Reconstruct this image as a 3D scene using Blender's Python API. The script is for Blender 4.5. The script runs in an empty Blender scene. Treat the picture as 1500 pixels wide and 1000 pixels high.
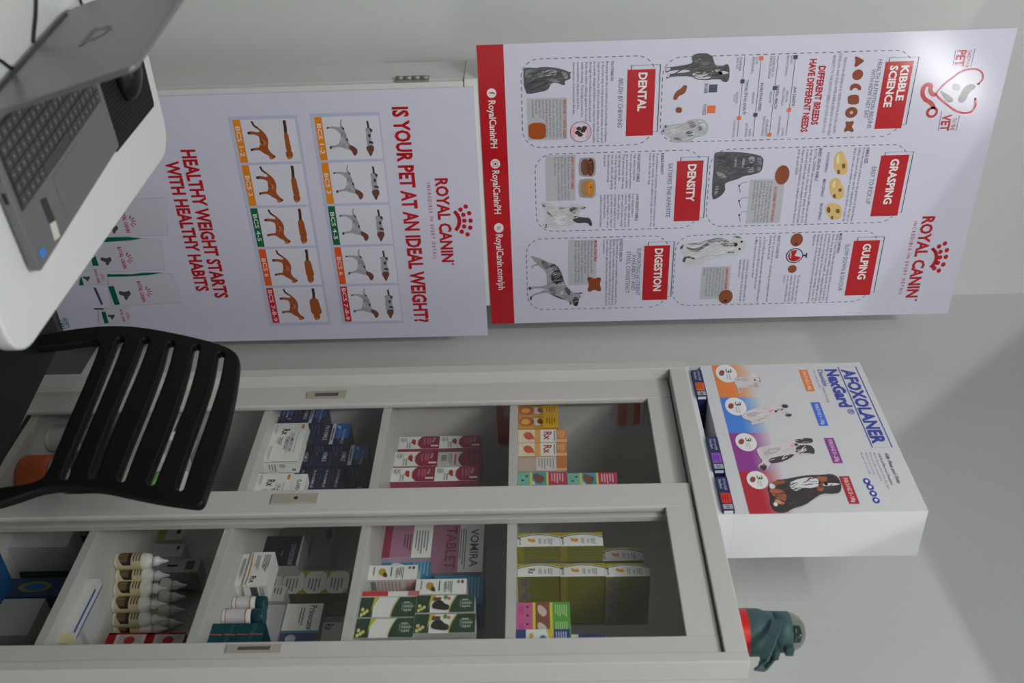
import bpy, bmesh, math, random
from mathutils import Vector, Matrix
random.seed(7)
S = bpy.context.scene
COL = S.collection
# ------------------------------------------------------------------ camera
F0 = 1492.87                       # focal length in pixels of a 1500 px wide frame
CAM = Vector((0, 0, 1.495))
yaw, pit, rol = 0.97016296, 0.02949017, -0.02264471
FW = Vector((-math.sin(yaw)*math.cos(pit), math.cos(yaw)*math.cos(pit), -math.sin(pit)))
_r = FW.cross(Vector((0, 0, 1))).normalized(); _u = _r.cross(FW)
RT = math.cos(rol)*_r + math.sin(rol)*_u      # right of the upright (portrait) picture
UP = -math.sin(rol)*_r + math.cos(rol)*_u     # up of the upright picture
cam_d = bpy.data.cameras.new('camera'); cam = bpy.data.objects.new('camera', cam_d); COL.objects.link(cam)
M = Matrix.Identity(4)
for i, a in enumerate((UP, -RT, -FW)):        # the camera was held on its side: its x axis points up
    for j in range(3): M[j][i] = a[j]
for j in range(3): M[j][3] = CAM[j]
cam.matrix_world = M
cam_d.sensor_width = 36; cam_d.sensor_fit = 'HORIZONTAL'; cam_d.lens = 36*F0/1500; cam_d.clip_start = .05
cam_d.dof.use_dof = True; cam_d.dof.focus_distance = 2.75; cam_d.dof.aperture_fstop = 4.0
S.camera = cam
def ray(x, y): return FW + UP*((x-750)/F0) + RT*((y-500)/F0)
def PX(x, y, X): d = ray(x, y); return CAM + d*((X-CAM.x)/d.x)
def PY(x, y, Y): d = ray(x, y); return CAM + d*((Y-CAM.y)/d.y)
def PZ(x, y, Z): d = ray(x, y); return CAM + d*((Z-CAM.z)/d.z)
# ------------------------------------------------------------------ world, lights, exposure
S.view_settings.view_transform = 'Standard'; S.view_settings.look = 'None'
S.view_settings.exposure = 0.0; S.view_settings.gamma = 1; S.view_settings.use_curve_mapping = False
W = bpy.data.worlds.new('world'); S.world = W; W.use_nodes = True
W.node_tree.nodes['Background'].inputs[0].default_value = (.82, .86, .84, 1)
W.node_tree.nodes['Background'].inputs[1].default_value = .02
CEIL = 3.6
def area(name, loc, sx, sy, power, rot=(0, 0, 0), col=(1, 1, .985)):
    l = bpy.data.lights.new(name, 'AREA'); l.shape = 'RECTANGLE'; l.size = sx; l.size_y = sy; l.energy = power; l.color = col
    o = bpy.data.objects.new(name, l); COL.objects.link(o); o.location = loc; o.rotation_euler = rot
    o['kind'] = 'helper'; return o
area('right_fill_light', (2.2, 1.0, 2.4), 1.2, 1.6, 19, (0, math.pi/2, 0))  # added fill from the right, no window there
area('front_fill_light', (.9, -1.5, 3.3), 1.6, 1.2, 31, (math.radians(48), 0, math.radians(33)))  # added unseen fill from behind the camera, power fitted to the brightness
area('tube_lamp', (-.70, 1.66, 3.345), .80, .02, 3.6, (math.radians(-45), 0, 0))
def half_space(name, loc, p0, p1, below, power):
    """added spot row with a straight cut-off: lights the side of the plane (lamp, p0, p1) that 'below' lies on"""
    L = Vector(loc); n = (Vector(p1)-Vector(p0)).cross(L-Vector(p0)).normalized()
    if n.dot(Vector(below)-L) < 0: n = -n
    h = n.cross(Vector((0, 0, 1))).normalized()          # a row of added spots to soften cast shadows, all on the same plane
    for i in range(5):
        l = bpy.data.lights.new(name, 'SPOT'); l.energy = power/5; l.spot_size = math.radians(178.9); l.spot_blend = .012; l.shadow_soft_size = .014
        l.color = (1, 1, .985); o = bpy.data.objects.new(name, l); COL.objects.link(o); o.location = L+h*(i-2)*.3
        o.rotation_euler = n.to_track_quat('-Z', 'Y').to_euler(); o['kind'] = 'helper'
YB = 1.902
V0, V1, V2, V3 = (PY(*q, YB) for q in ((1500, 530), (1330, 672), (1355, 757), (1487, 1000)))   # edges of the dark wedge high on the back wall
half_space('wedge_light', (-.2, -.2, CEIL-.1), V2, V3, (-1.5, YB, 1.5), 45)  # unseen lights added so their cut-off edges draw the wedge
half_space('wedge_light', (.5, -.6, CEIL-.1), V0, V1, (-2.8, YB, 1.5), 112) 
# ------------------------------------------------------------------ materials
def lin(c):
    c /= 255.; return c/12.92 if c <= .04045 else ((c+.055)/1.055)**2.4
def srgb(v):
    v = max(0., min(1., v)); return 255*(v*12.92 if v <= .0031308 else 1.055*v**(1/2.4)-.055)
def unshade(c, k=.52): return tuple(round(srgb(min(.92, lin(x)/k))) for x in c)   # photo colour -> surface colour
MATS = {}
def mat(c, rough=.5, metal=0., spec=.5, bump=0., bscale=60., var=0., name=None, coat=0.):
    key = (tuple(c), rough, metal, spec, bump, bscale, var, coat)
    if key in MATS: return MATS[key]
    m = bpy.data.materials.new(name or 'paint_%02x%02x%02x' % tuple(int(x) for x in c)); m.use_nodes = True
    nt = m.node_tree; b = nt.nodes['Principled BSDF']
    col = (lin(c[0]), lin(c[1]), lin(c[2]), 1)
    b.inputs['Base Color'].default_value = col; b.inputs['Roughness'].default_value = rough
    b.inputs['Metallic'].default_value = metal; b.inputs['Specular IOR Level'].default_value = spec
    if coat: b.inputs['Coat Weight'].default_value = coat; b.inputs['Coat Roughness'].default_value = .2
    if bump or var:
        tc = nt.nodes.new('ShaderNodeTexCoord'); nz = nt.nodes.new('ShaderNodeTexNoise')
        nz.inputs['Scale'].default_value = bscale; nz.inputs['Detail'].default_value = 4
        nt.links.new(tc.outputs['Object'], nz.inputs['Vector'])
        if bump:
            bp = nt.nodes.new('ShaderNodeBump'); bp.inputs['Strength'].default_value = bump; bp.inputs['Distance'].default_value = .07/bscale
            nt.links.new(nz.outputs['Fac'], bp.inputs['Height']); nt.links.new(bp.outputs['Normal'], b.inputs['Normal'])
        if var:
            mx = nt.nodes.new('ShaderNodeMix'); mx.data_type = 'RGBA'
            nz2 = nt.nodes.new('ShaderNodeTexNoise'); nz2.inputs['Scale'].default_value = 3; nz2.inputs['Detail'].default_value = 6
            nt.links.new(tc.outputs['Object'], nz2.inputs['Vector'])
            mx.inputs['A'].default_value = tuple(v*(1-var) for v in col[:3])+(1,); mx.inputs['B'].default_value = tuple(min(1, v*(1+var)) for v in col[:3])+(1,)
            nt.links.new(nz2.outputs['Fac'], mx.inputs['Factor']); nt.links.new(mx.outputs['Result'], b.inputs['Base Color'])
    MATS[key] = m; return m
def glass_mat(name, tint, ior=1.45, rough=0.0, refl=1.0):
    m = bpy.data.materials.new(name); m.use_nodes = True; nt = m.node_tree; nt.nodes.clear()
    o = nt.nodes.new('ShaderNodeOutputMaterial'); t = nt.nodes.new('ShaderNodeBsdfTransparent'); g = nt.nodes.new('ShaderNodeBsdfGlossy')
    f = nt.nodes.new('ShaderNodeMath'); x = nt.nodes.new('ShaderNodeMixShader'); lw = nt.nodes.new('ShaderNodeLayerWeight'); pw = nt.nodes.new('ShaderNodeMath')
    lw.inputs[0].default_value = .5; pw.operation = 'POWER'; pw.inputs[1].default_value = 5; f0 = ((ior-1)/(ior+1))**2
    f.operation = 'MULTIPLY_ADD'; f.inputs[1].default_value = 1-f0; f.inputs[2].default_value = f0
    nt.links.new(lw.outputs['Facing'], pw.inputs[0]); nt.links.new(pw.outputs[0], f.inputs[0])
    t.inputs[0].default_value = tuple(lin(v) for v in tint)+(1,); g.inputs['Roughness'].default_value = rough
    g.inputs[0].default_value = (refl, refl, refl, 1)
    nt.links.new(f.outputs[0], x.inputs[0]); nt.links.new(t.outputs[0], x.inputs[1]); nt.links.new(g.outputs[0], x.inputs[2]); nt.links.new(x.outputs[0], o.inputs[0])
    return m
WALL = mat((226, 228, 226), .85, bump=.12, bscale=90, var=.015, name='wall_paint')
STEEL = mat((203, 202, 198), .42, spec=.4, bump=.03, bscale=200, var=.012, name='grey_enamel_steel')
LAMIN = mat((222, 224, 221), .4, bump=.02, bscale=150, var=.01, name='white_laminate')
BLACKP = mat((9, 9, 10), .5, spec=.3, bump=.05, bscale=300, name='black_plastic')
FLOORM = mat((74, 73, 71), .5, var=.06, name='floor_tile')
# ------------------------------------------------------------------ object helpers
def setp(o, label=None, cat=None, group=None, kind=None):
    if label: o['label'] = label
    if cat: o['category'] = cat
    if group: o['group'] = group
    if kind: o['kind'] = kind
    return o
def empty(name, loc, label, cat, group=None, rotz=0):
    o = bpy.data.objects.new(name, None); COL.objects.link(o); o.location = loc; o.rotation_euler = (0, 0, rotz); o.empty_display_size = .05
    return setp(o, label, cat, group)
def build(name, bm, mats, parent=None, smooth=False, recalc=True):
    if recalc: bmesh.ops.recalc_face_normals(bm, faces=bm.faces)
    if parent is not None:                       # geometry is given in world space; parts sit at their thing's origin
        bpy.context.view_layer.update()
        bm.transform(parent_world(parent).inverted())
    me = bpy.data.meshes.new(name); bm.to_mesh(me); bm.free()
    for m in (mats if isinstance(mats, (list, tuple)) else [mats]): me.materials.append(m)
    if smooth:
        for p in me.polygons: p.use_smooth = True
    o = bpy.data.objects.new(name, me); COL.objects.link(o)
    if parent is not None: o.parent = parent
    return o
def parent_world(o):
    m = o.matrix_basis.copy()
    while o.parent: o = o.parent; m = o.matrix_basis @ m
    return m
def box(bm, x0, x1, y0, y1, z0, z1, mi=0, bev=0):
    r = bmesh.ops.create_cube(bm, size=1); vs = r['verts']
    bmesh.ops.scale(bm, vec=(x1-x0, y1-y0, z1-z0), verts=vs); bmesh.ops.translate(bm, vec=((x0+x1)/2, (y0+y1)/2, (z0+z1)/2), verts=vs)
    fs = {f for v in vs for f in v.link_faces}
    for f in fs: f.material_index = mi
    if bev:
        r2 = bmesh.ops.bevel(bm, geom=list({e for v in vs for e in v.link_edges}), offset=bev, segments=2, affect='EDGES', profile=.5)
        for f in r2['faces']: f.material_index = mi
    return vs
def boxo(name, x0, x1, y0, y1, z0, z1, m, parent=None, bev=0):
    bm = bmesh.new(); box(bm, min(x0, x1), max(x0, x1), min(y0, y1), max(y0, y1), min(z0, z1), max(z0, z1), 0, bev)
    return build(name, bm, m, parent)
def lathe(bm, prof, cx, cy, seg=32, mi=0, cap=True):
    rings = []
    for r, z in prof:
        rings.append([bm.verts.new((cx+r*math.cos(2*math.pi*i/seg), cy+r*math.sin(2*math.pi*i/seg), z)) for i in range(seg)])
    for a, b in zip(rings, rings[1:]):
        for i in range(seg):
            f = bm.faces.new((a[i], a[(i+1) % seg], b[(i+1) % seg], b[i])); f.material_index = mi; f.smooth = True
    if cap:
        for R in (rings[0], rings[-1]):
            f = bm.faces.new(R); f.material_index = mi
    return rings
def tube(bm, pts, r, seg=10, mi=0):
    pts = [Vector(p) for p in pts]; rings = []
    for i, p in enumerate(pts):
        t = (pts[min(i+1, len(pts)-1)]-pts[max(i-1, 0)]).normalized()
        a = t.cross(Vector((.1, .3, .95))).normalized(); b = t.cross(a)
        rings.append([bm.verts.new(p+(a*math.cos(2*math.pi*k/seg)+b*math.sin(2*math.pi*k/seg))*r) for k in range(seg)])
    for A, B in zip(rings, rings[1:]):
        for k in range(seg):
            f = bm.faces.new((A[k], A[(k+1) % seg], B[(k+1) % seg], B[k])); f.material_index = mi; f.smooth = True
    bm.faces.new(rings[0]); bm.faces.new(rings[-1])
def chaikin(pts, n=2, closed=True):
    for _ in range(n):
        out = []
        L = len(pts)
        for i in range(L if closed else L-1):
            a, b = pts[i], pts[(i+1) % L]
            out += [(a[0]*.75+b[0]*.25, a[1]*.75+b[1]*.25), (a[0]*.25+b[0]*.75, a[1]*.25+b[1]*.75)]
        if not closed: out = [pts[0]]+out+[pts[-1]]
        pts = out
    return pts
def plate(loops, half, bev, res=2):
    """flat plate with holes and rounded rims as a bmesh in its own xy plane"""
    cu = bpy.data.curves.new('tmp', 'CURVE'); cu.dimensions = '2D'; cu.fill_mode = 'BOTH'
    for lp in loops:
        sp = cu.splines.new('POLY'); sp.points.add(len(lp)-1); sp.use_cyclic_u = True
        for p, q in zip(sp.points, lp): p.co = (q[0], q[1], 0, 1)
    cu.extrude = half-bev; cu.bevel_depth = bev; cu.bevel_resolution = res; cu.offset = -bev
    o = bpy.data.objects.new('tmp', cu); COL.objects.link(o); bpy.context.view_layer.update()
    me = bpy.data.meshes.new_from_object(o.evaluated_get(bpy.context.evaluated_depsgraph_get()))
    bm = bmesh.new(); bm.from_mesh(me)
    bpy.data.objects.remove(o); bpy.data.curves.remove(cu); bpy.data.meshes.remove(me)
    bmesh.ops.remove_doubles(bm, verts=bm.verts, dist=1e-5); bm.normal_update()
    return bm
# ------------------------------------------------------------------ lettering
_TX = {}
def glyphs(s, bold, space, res):
    k = (s, bold, space, res)
    if k in _TX: return _TX[k]
    cu = bpy.data.curves.new('tmp', 'FONT'); cu.body = s; cu.size = 1; cu.offset = bold; cu.resolution_u = res; cu.space_character = space
    o = bpy.data.objects.new('tmp', cu); COL.objects.link(o); bpy.context.view_layer.update()
    me = bpy.data.meshes.new_from_object(o.evaluated_get(bpy.context.evaluated_depsgraph_get()))
    vs = [(v.co.x, v.co.y) for v in me.vertices]; fs = [tuple(p.vertices) for p in me.polygons]
    bpy.data.objects.remove(o); bpy.data.curves.remove(cu); bpy.data.meshes.remove(me)
    x0 = min(v[0] for v in vs) if vs else 0; x1 = max(v[0] for v in vs) if vs else 1
    _TX[k] = (vs, fs, x0, x1); return _TX[k]
CAPH = .69
class Panel:
    """a printed face: O corner, U and V world vectors of one unit, N out of the face"""
    def __init__(s, bm, slots, O, U, V, rough=.45, spec=.4, bump=0., base=0.0004):
        s.bm, s.slots, s.O, s.U, s.V = bm, slots, Vector(O), Vector(U), Vector(V)
        s.N = s.U.cross(s.V).normalized(); s.rough, s.spec, s.bump, s.base, s.wk = rough, spec, bump, base, 1.
    def mi(s, c):
        m = mat(c, s.rough, spec=s.spec, bump=s.bump, bscale=280.) if s.bump else mat(c, s.rough, spec=s.spec)
        if m not in s.slots: s.slots.append(m)
        return s.slots.index(m)
    def W(s, u, v, L): return s.O+s.U*u+s.V*v+s.N*(s.base+L*.00022)
    def q(s, x, y):
        d = ray(x, y); t = (s.O-CAM).dot(s.N)/d.dot(s.N); p = CAM+d*t-s.O
        return (p.dot(s.U)/s.U.length_squared, p.dot(s.V)/s.V.length_squared)
    def poly(s, pts, c, L=1):
        a = sum(pts[i-1][0]*pts[i][1]-pts[i][0]*pts[i-1][1] for i in range(len(pts)))
        if a < 0: pts = pts[::-1]
        f = s.bm.faces.new([s.bm.verts.new(s.W(p[0], p[1], L)) for p in pts]); f.material_index = s.mi(c)
    def rect(s, u0, v0, u1, v1, c, L=1): s.poly([(u0, v0), (u1, v0), (u1, v1), (u0, v1)], c, L)
    def ell(s, cu, cv, ru, rv, c, L=1, n=24, a0=0, a1=360):
        st = [(cu+ru*math.cos(math.radians(a0+(a1-a0)*i/n)), cv+rv*math.sin(math.radians(a0+(a1-a0)*i/n))) for i in range(n if a1-a0 >= 360 else n+1)]
        if a1-a0 < 360: st.append((cu, cv))
        s.poly(st, c, L)
    def line(s, pts, w, c, L=1, closed=False):
        """w in metres"""
        ul, vl = s.U.length, s.V.length; n = len(pts); w *= s.wk
        P = [(p[0]*ul, p[1]*vl) for p in pts]
        m = s.mi(c); A, B = [], []
        for i in range(n):
            a = P[i-1] if (i or closed) else P[i]; b = P[(i+1) % n] if (i < n-1 or closed) else P[i]
            dx, dy = b[0]-a[0], b[1]-a[1]; l = math.hypot(dx, dy) or 1; nx, ny = -dy/l*w/2, dx/l*w/2
            A.append(s.bm.verts.new(s.W((P[i][0]+nx)/ul, (P[i][1]+ny)/vl, L))); B.append(s.bm.verts.new(s.W((P[i][0]-nx)/ul, (P[i][1]-ny)/vl, L)))
        for i in range(n if closed else n-1):
            j = (i+1) % n
            f = s.bm.faces.new((B[i], B[j], A[j], A[i])); f.material_index = m
    def text(s, t, u0, u1, v, h, c, L=2, bold=.012, space=1., res=2, slant=0):
        vs, fs, x0, x1 = glyphs(t, bold, space, res)
        if not fs: return
        k = (u1-u0)/(x1-x0); m = s.mi(c)
        V = [s.bm.verts.new(s.W(u0+(x-x0)*k+slant*y, v+y*h/CAPH, L)) for x, y in vs]
        for f in fs:
            try: g = s.bm.faces.new([V[i] for i in f])
            except ValueError: continue
            g.material_index = m
    # --- the same in pixels of the photograph, carried onto the face
    def pq(s, pts, off=(0, 0), k=1.): return [s.q(off[0]+p[0]/k, off[1]+p[1]/k) for p in pts]
    def ppoly(s, pts, c, L=1, off=(0, 0), k=1., sm=1): s.poly(chaikin(s.pq(pts, off, k), sm) if sm else s.pq(pts, off, k), c, L)
    def prect(s, a, b, c, L=1):
        A, B = s.q(*a), s.q(*b); s.rect(A[0], A[1], B[0], B[1], c, L)
    def pbox(s, a, b, w, c, L=1):
        A, B = s.q(*a), s.q(*b); s.line([(A[0], A[1]), (B[0], A[1]), (B[0], B[1]), (A[0], B[1])], w, c, L, True)
    def pell(s, cx, cy, rx, ry, c, L=1, **k):
        C = s.q(cx, cy); a = s.q(cx+rx, cy); b = s.q(cx, cy+ry); s.ell(C[0], C[1], abs(b[0]-C[0]), abs(a[1]-C[1]), c, L, **k)
    def T(s, t, a, y1, cap, c, L=3, **k):
        A = s.q(*a); u1 = s.q(a[0], y1)[0]; h = s.q(a[0]+cap, a[1])[1]-A[1]; s.text(t, A[0], u1, A[1], h, c, L, **k)
    def para(s, lines, a, y1, pitch, cap, c, L=3, fr=None, bold=.004):
        A = s.q(*a); u1 = s.q(a[0], y1)[0]; h = s.q(a[0]+cap, a[1])[1]-A[1]; dv = s.q(a[0]+pitch, a[1])[1]-A[1]
        mx = max(len(l) for l in lines)
        for i, l in enumerate(lines):
            f = fr[i] if fr else (1 if len(l) > .8*mx else len(l)/mx)
            s.text(l, A[0], A[0]+(u1-A[0])*f, A[1]+dv*i, h, c, L, res=1, bold=bold)
    def fur(s, P, c, L, n, ln, ang, spread=25, amt=26, w=.0016):
        if isinstance(P, tuple): P = s.pq(P[0], **P[1])
        u0, u1 = min(p[0] for p in P), max(p[0] for p in P); v0, v1 = min(p[1] for p in P), max(p[1] for p in P); rn = random.Random(len(P)*7+n)
        sh = [tuple(max(0, min(255, x+d)) for x in c) for d in (-amt, -amt//2, amt//2, amt)]
        def ins(x, y):
            r = False
            for i in range(len(P)):
                (xa, ya), (xb, yb) = P[i-1], P[i]
                if (ya > y) != (yb > y) and x < (xb-xa)*(y-ya)/(yb-ya)+xa: r = not r
            return r
        k = 0; tries = 0
        while k < n and tries < n*12:
            tries += 1; x, y = rn.uniform(u0, u1), rn.uniform(v0, v1); t = math.radians(ang+rn.uniform(-spread, spread)); x2, y2 = x+ln*math.cos(t), y+ln*math.sin(t)
            if ins(x, y) and ins(x2, y2): s.line([(x, y), ((x+x2)/2+ln*.08*rn.uniform(-1, 1), (y+y2)/2), (x2, y2)], w*rn.uniform(.6, 1.5), sh[rn.randrange(4)], L+rn.uniform(0, .1)); k += 1
    def dashed(s, a, b, r, c, L=1, on=.0115, off=.009, w=.0024):
        A, B = s.q(*a), s.q(*b); u0, v0, u1, v1 = A[0], A[1], B[0], B[1]
        on *= s.wk; off *= s.wk; pts = []
        for cx, cy, t0 in ((u1-r, v1-r, 0), (u0+r, v1-r, 90), (u0+r, v0+r, 180), (u1-r, v0+r, 270)):
            pts += [(cx+r*math.cos(math.radians(t0+i*9)), cy+r*math.sin(math.radians(t0+i*9))) for i in range(11)]
        pts.append(pts[0]); acc = 0; P = 0; seg = []
        tot = [0]
        for p, q in zip(pts, pts[1:]): tot.append(tot[-1]+math.dist(p, q))
        def at(d):
            for i in range(len(pts)-1):
                if tot[i+1] >= d: t = (d-tot[i])/max(1e-9, tot[i+1]-tot[i]); return (pts[i][0]+(pts[i+1][0]-pts[i][0])*t, pts[i][1]+(pts[i+1][1]-pts[i][1])*t)
            return pts[-1]
        d = 0
        while d < tot[-1]-on: s.line([at(d), at(d+on/2), at(d+on)], w, c, L); d += on+off
# ================================================================== SETTING
def struct(name, x0, x1, y0, y1, z0, z1, m): return setp(boxo(name, x0, x1, y0, y1, z0, z1, m), kind='structure')
WX = -3.0
struct('floor', WX-.1, 2.4, -2.8, YB+.1, -.1, 0, FLOORM)
struct('ceiling', WX-.1, 2.4, -2.8, YB+.1, CEIL, CEIL+.1, WALL)
struct('wall_left', WX-.1, WX, -2.8, YB+.1, 0, CEIL, WALL)
struct('wall_back', WX, 2.4, YB, YB+.1, 0, CEIL, WALL)
# ================================================================== POSTERS
PR = lambda *c: unshade(c, .54)          # printed colour from the photo
INK = PR(62, 66, 78); RED = PR(150, 14, 24); PAPER = PR(172, 171, 185); BRN = PR(112, 56, 28); GREYB = PR(140, 142, 146); TXT = PR(92, 95, 105)
def board(name, label, X, y0, y1, z0, z1, printer, th=.005, rough=.13):
    bm = bmesh.new(); slots = [mat(PAPER, rough, spec=.85, bump=.55, bscale=280., name='glossy_board')]
    box(bm, X-th, X, y0, y1, z0, z1)
    bmesh.ops.recalc_face_normals(bm, faces=bm.faces)
    p = Panel(bm, slots, (X, y0, z0), (0, 1, 0), (0, 0, 1), rough=rough, spec=.85, bump=.55)
    p.wk = .926; printer(p)
    o = build(name, bm, slots, recalc=False)
    return setp(o, label, 'poster')
def crown(p, outer, inner, arcs, r):
    for x, y in outer+inner: p.pell(x, y, r, r, RED, 2, n=16)
    for a in arcs: p.line(chaikin(p.pq(a), 2, False), .0062, RED, 2)
def print_kibble(p):
    a = p.q(697, 66); b = p.q(737, 64)
    w = p.q(720, 473)[0]
    p.rect(0, 0, P1W, b[1], RED, 1)
    # footer writing
    WH = PR(205, 190, 196)
    for (cx, cy) in ((720.1, 136.2), (725.6, 239.6), (730.7, 333.5)): p.pell(cx, cy, 7, 7, WH, 2)
    p.T('f', (716.5, 134.5), 138, 8, RED, 3, bold=.03)
    p.pbox((722, 236), (729.5, 243.5), .0022, RED, 3); p.pell(725.8, 239.7, 1.8, 1.8, RED, 3)
    for r in (2.2, 4.4):
        c = p.q(728, 331); rr = abs(p.q(728, 331+r)[0]-c[0]); p.line([(c[0]+rr*math.cos(i*.26), c[1]+rr*math.sin(i*.26)) for i in range(7)], .0024, RED, 3)
    p.T('RoyalCaninPH', (715.5, 147), 217, 10, WH, bold=.016)
    p.T('RoyalCaninPH', (721.3, 249.5), 313, 10, WH, bold=.016)
    p.T('RoyalCanin.com/ph', (726.2, 343), 424, 10, WH, bold=.016)
    # dashed panels
    DS = PR(85, 86, 96)
    for a, b in (((762.3, 87), (955, 211)), ((972, 84), (1316, 199)), ((783.3, 226), (1021, 333)), ((1042, 219), (1311, 325)), ((990.5, 345), (1270, 441)), ((770.3, 350), (975, 449))):
        p.dashed(a, b, .05, DS)
    # red title plates with offset outline
    WT = PR(210, 200, 205)
    for a, b, oa, ob in (((919.5, 102), (956.2, 198), (925.4, 95.7), (962.8, 192.5)), ((1297.8, 90.3), (1320, 187.6), (1303.5, 84.5), (1327, 182)),
                         ((992, 235.8), (1024, 323), (997.5, 230.3), (1030.6, 318.6)), ((1291, 227.5), (1314.3, 315.6), (1297, 223), (1320.3, 311)),
                         ((1251, 352.4), (1274, 431.7), (1257, 347.5), (1280, 427.8)), ((944, 359.8), (977, 438.4), (949.7, 354.4), (982.6, 434))):
        p.prect(a, b, RED, 2); p.pbox(oa, ob, .0026, PR(52, 54, 66), 1)
    for t, a, y1, cap in (('DENTAL', (936, 106.2), 162.6, 12), ('KIBBLE', (1321, 95.6), 147, 11), ('SCIENCE', (1304.7, 95.6), 156.5, 11), ('DENSITY', (1008.5, 240.3), 295, 11.5),
                          ('GRASPING', (1306, 232.4), 298.4, 11.5), ('GULPING', (1265.3, 356.6), 408.6, 11), ('DIGESTION', (960, 363.6), 425.8, 11)):
        p.T(t, a, y1, cap, WT, 4, bold=.034)
    SUB = PR(88, 92, 102)
    for t, a, y1, cap in (('BRUSH BY CHEWING', (906.4, 115), 186.4, 6.5), ('HEALTH NUTRITION BEGINS', (1287, 87), 187, 6), ('WITH HOW THEY EAT', (1277, 101), 172.6, 6),
                          ('SATISFIES THE APPETITE', (979.5, 239), 317.7, 6), ('EASY TO PICK UP', (1277.4, 244), 298.4, 6.5), ('SLOW DOWN & SAVOUR', (1239, 357.3), 425.5, 6),
                          ('SUPPORTING NUTRIENT', (933.4, 363.4), 432, 6), ('AVAILABILITY AND', (926.2, 372.4), 424, 6), ('STOOL CONSISTENCY', (918, 368), 429, 6)):
        p.T(t, a, y1, cap, SUB, bold=.004)
    # small headings
    for t, a, y1, cap in (('TOOTHBRUSH', (895, 89), 118.5, 4.2), ('KIBBLE DENSITY', (968.9, 224), 256, 4.2), ('HIGH DENSITY KIBBLE', (934, 224.7), 266, 4.2), ('LOW DENSITY KIBBLE', (931.8, 284), 323, 4.2),
                          ('KIBBLE SIZE', (1269.8, 216), 239, 4.5), ('BREED SPECIFIC KIBBLE', (1200.3, 217), 264.5, 4.3), ('MORE CHEWING', (1229.8, 341.7), 370, 4.3), ('WHAT TO LOOK FOR', (1139.5, 344.3), 378, 4.3),
                          ('DIGESTIVE HEALTH', (908, 349.6), 382.5, 4.2), ('JAW LENGTH', (1163, 127), 154.7, 4.2), ('DENTAL HEALTH', (1137.6, 124.8), 159, 4.2), ('INGESTION SPEED', (1114.5, 121), 163, 4.2),
                          ('TYPICAL STOOL QUALITY', (1092.5, 116.8), 168, 4.2), ('BOXER', (1032.3, 122.7), 136.8, 5), ('POODLE', (1030, 152.5), 168, 5),
                          ('DOLICHOCEPHALIC', (1212, 223), 252, 4), ('MESOCEPHALIC', (1206, 262), 288, 4), ('BRACHYCEPHALIC', (1201.6, 297.7), 322, 4)):
        p.T(t, a, y1, cap, INK, bold=.01, res=1)
    # body copy
    p.para(['Brushing with the toothbrush and pet-friendly toothpaste', 'is the best way to help prevent dental issues in cats and', 'dogs at home, but did you know kibbles can help too? A', 'precisely designed kibble can support dental health', 'through the mechanical action generated', 'from the kibble rubbing against the tooth', 'while chewing. This helps prevent the', 'accumulation of plaque and the', 'development of periodontal disease.'],
           (888, 89.5), 208, -6.1, 3.6, TXT, fr=[1, 1, 1, 1, .73, .73, .67, .57, .64])
    p.T('THROUGH RESEARCH & OBSERVATION, ROYAL CANIN', (1236.8, 83), 194.4, 4, TXT, bold=0, res=1)
    p.T('DEVELOPS AND EVALUATES KIBBLE DESIGNS TO PROVIDE', (1229.6, 78.4), 197.6, 4, TXT, bold=0, res=1)
    p.T('BENEFITS TO THE SPECIFIC NEEDS OF CATS AND DOGS.', (1220.8, 80.8), 195, 4, TXT, bold=0, res=1)
    p.T('DIFFERENT BREEDS', (1200, 96.5), 182.4, 9.5, RED, bold=.034); p.T('HAVE DIFFERENT NEEDS', (1187, 86.4), 192.8, 9.5, RED, bold=.034)
    p.para(['A combination of nutrients and extrusion techniques can', 'adjust the density of the kibble to help tailor it to the', 'needs of the cat or dog.'], (961.7, 224), 331, -5.2, 3.6, TXT)
    p.para(['High density means that', 'more calories and nutrition', 'are packed into a kibble.', 'This allows pets with very', 'high energy needs, like', 'oral dogs or the fullgrown, to', 'eat less, while still getting', 'the nutrition and energy', 'they need.'], (928.6, 225), 276, -5.5, 3.6, TXT)
    p.para(['Low density means a', 'lighter kibble with fewer', 'calories. This allows pets', 'who need a lower energy', 'intake, such as those', 'requiring weight loss and', 'pets who tend to beg or', 'appear hungry, to eat a', 'larger volume and be', 'satisfied sooner and longer.'], (926, 284), 332, -5.2, 3.6, TXT)
    p.para(['From the tiniest of kittens to the grandest of Great Danes,', 'kibble sizes and shapes can be adjusted for the cat or', "dog's jaw size to make it easier for them to pick up."], (1264.4, 216), 324, -6.2, 3.8, TXT)
    p.para(['ROYAL CANIN also recognizes that different cats and', 'dogs are unique in the way they grasp their food.', "A tailored kibble design can be adapted to the breed's jaw", 'shape and eating behaviour, making it easier for them to', 'pick up each kibble.'], (1194, 218), 326, -6.1, 3.8, TXT)
    p.para(['While it may look like cats and dogs inhale more food than', 'chew, they gulp their kibble, eating slowly and chewing is', 'actually better for their health. Designing a kibble that', 'forces cats and dogs to slow down while eating can help', 'reduce air gulping, promote better chewing, reduce the', 'duration of the meal, promote satiety and improve', 'digestion.'], (1225.3, 342), 440, -5.5, 3.7, TXT)
    p.para(['How do you know your cat and dog are eating slowly and', 'chewing their food?'], (1133.4, 344.5), 441, -5.4, 3.7, TXT)
    p.para(['Try feeding the same amount with two different kibble shapes', 'Look for them to lift their head during the meal', 'Make it use it may be easier for them'], (1118.7, 350.5), 441, -6.0, 3.7, TXT, fr=[1, .78, .6])
    for i in range(3): p.pell(1120-6*i, 348, 1, 1, TXT, 2, n=8)
    p.para(['Combine a tailored kibble with an', 'interactive feeder to help slow down', 'meal even more.'], (1094.5, 379.6), 441, -5.5, 3.7, TXT)
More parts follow.
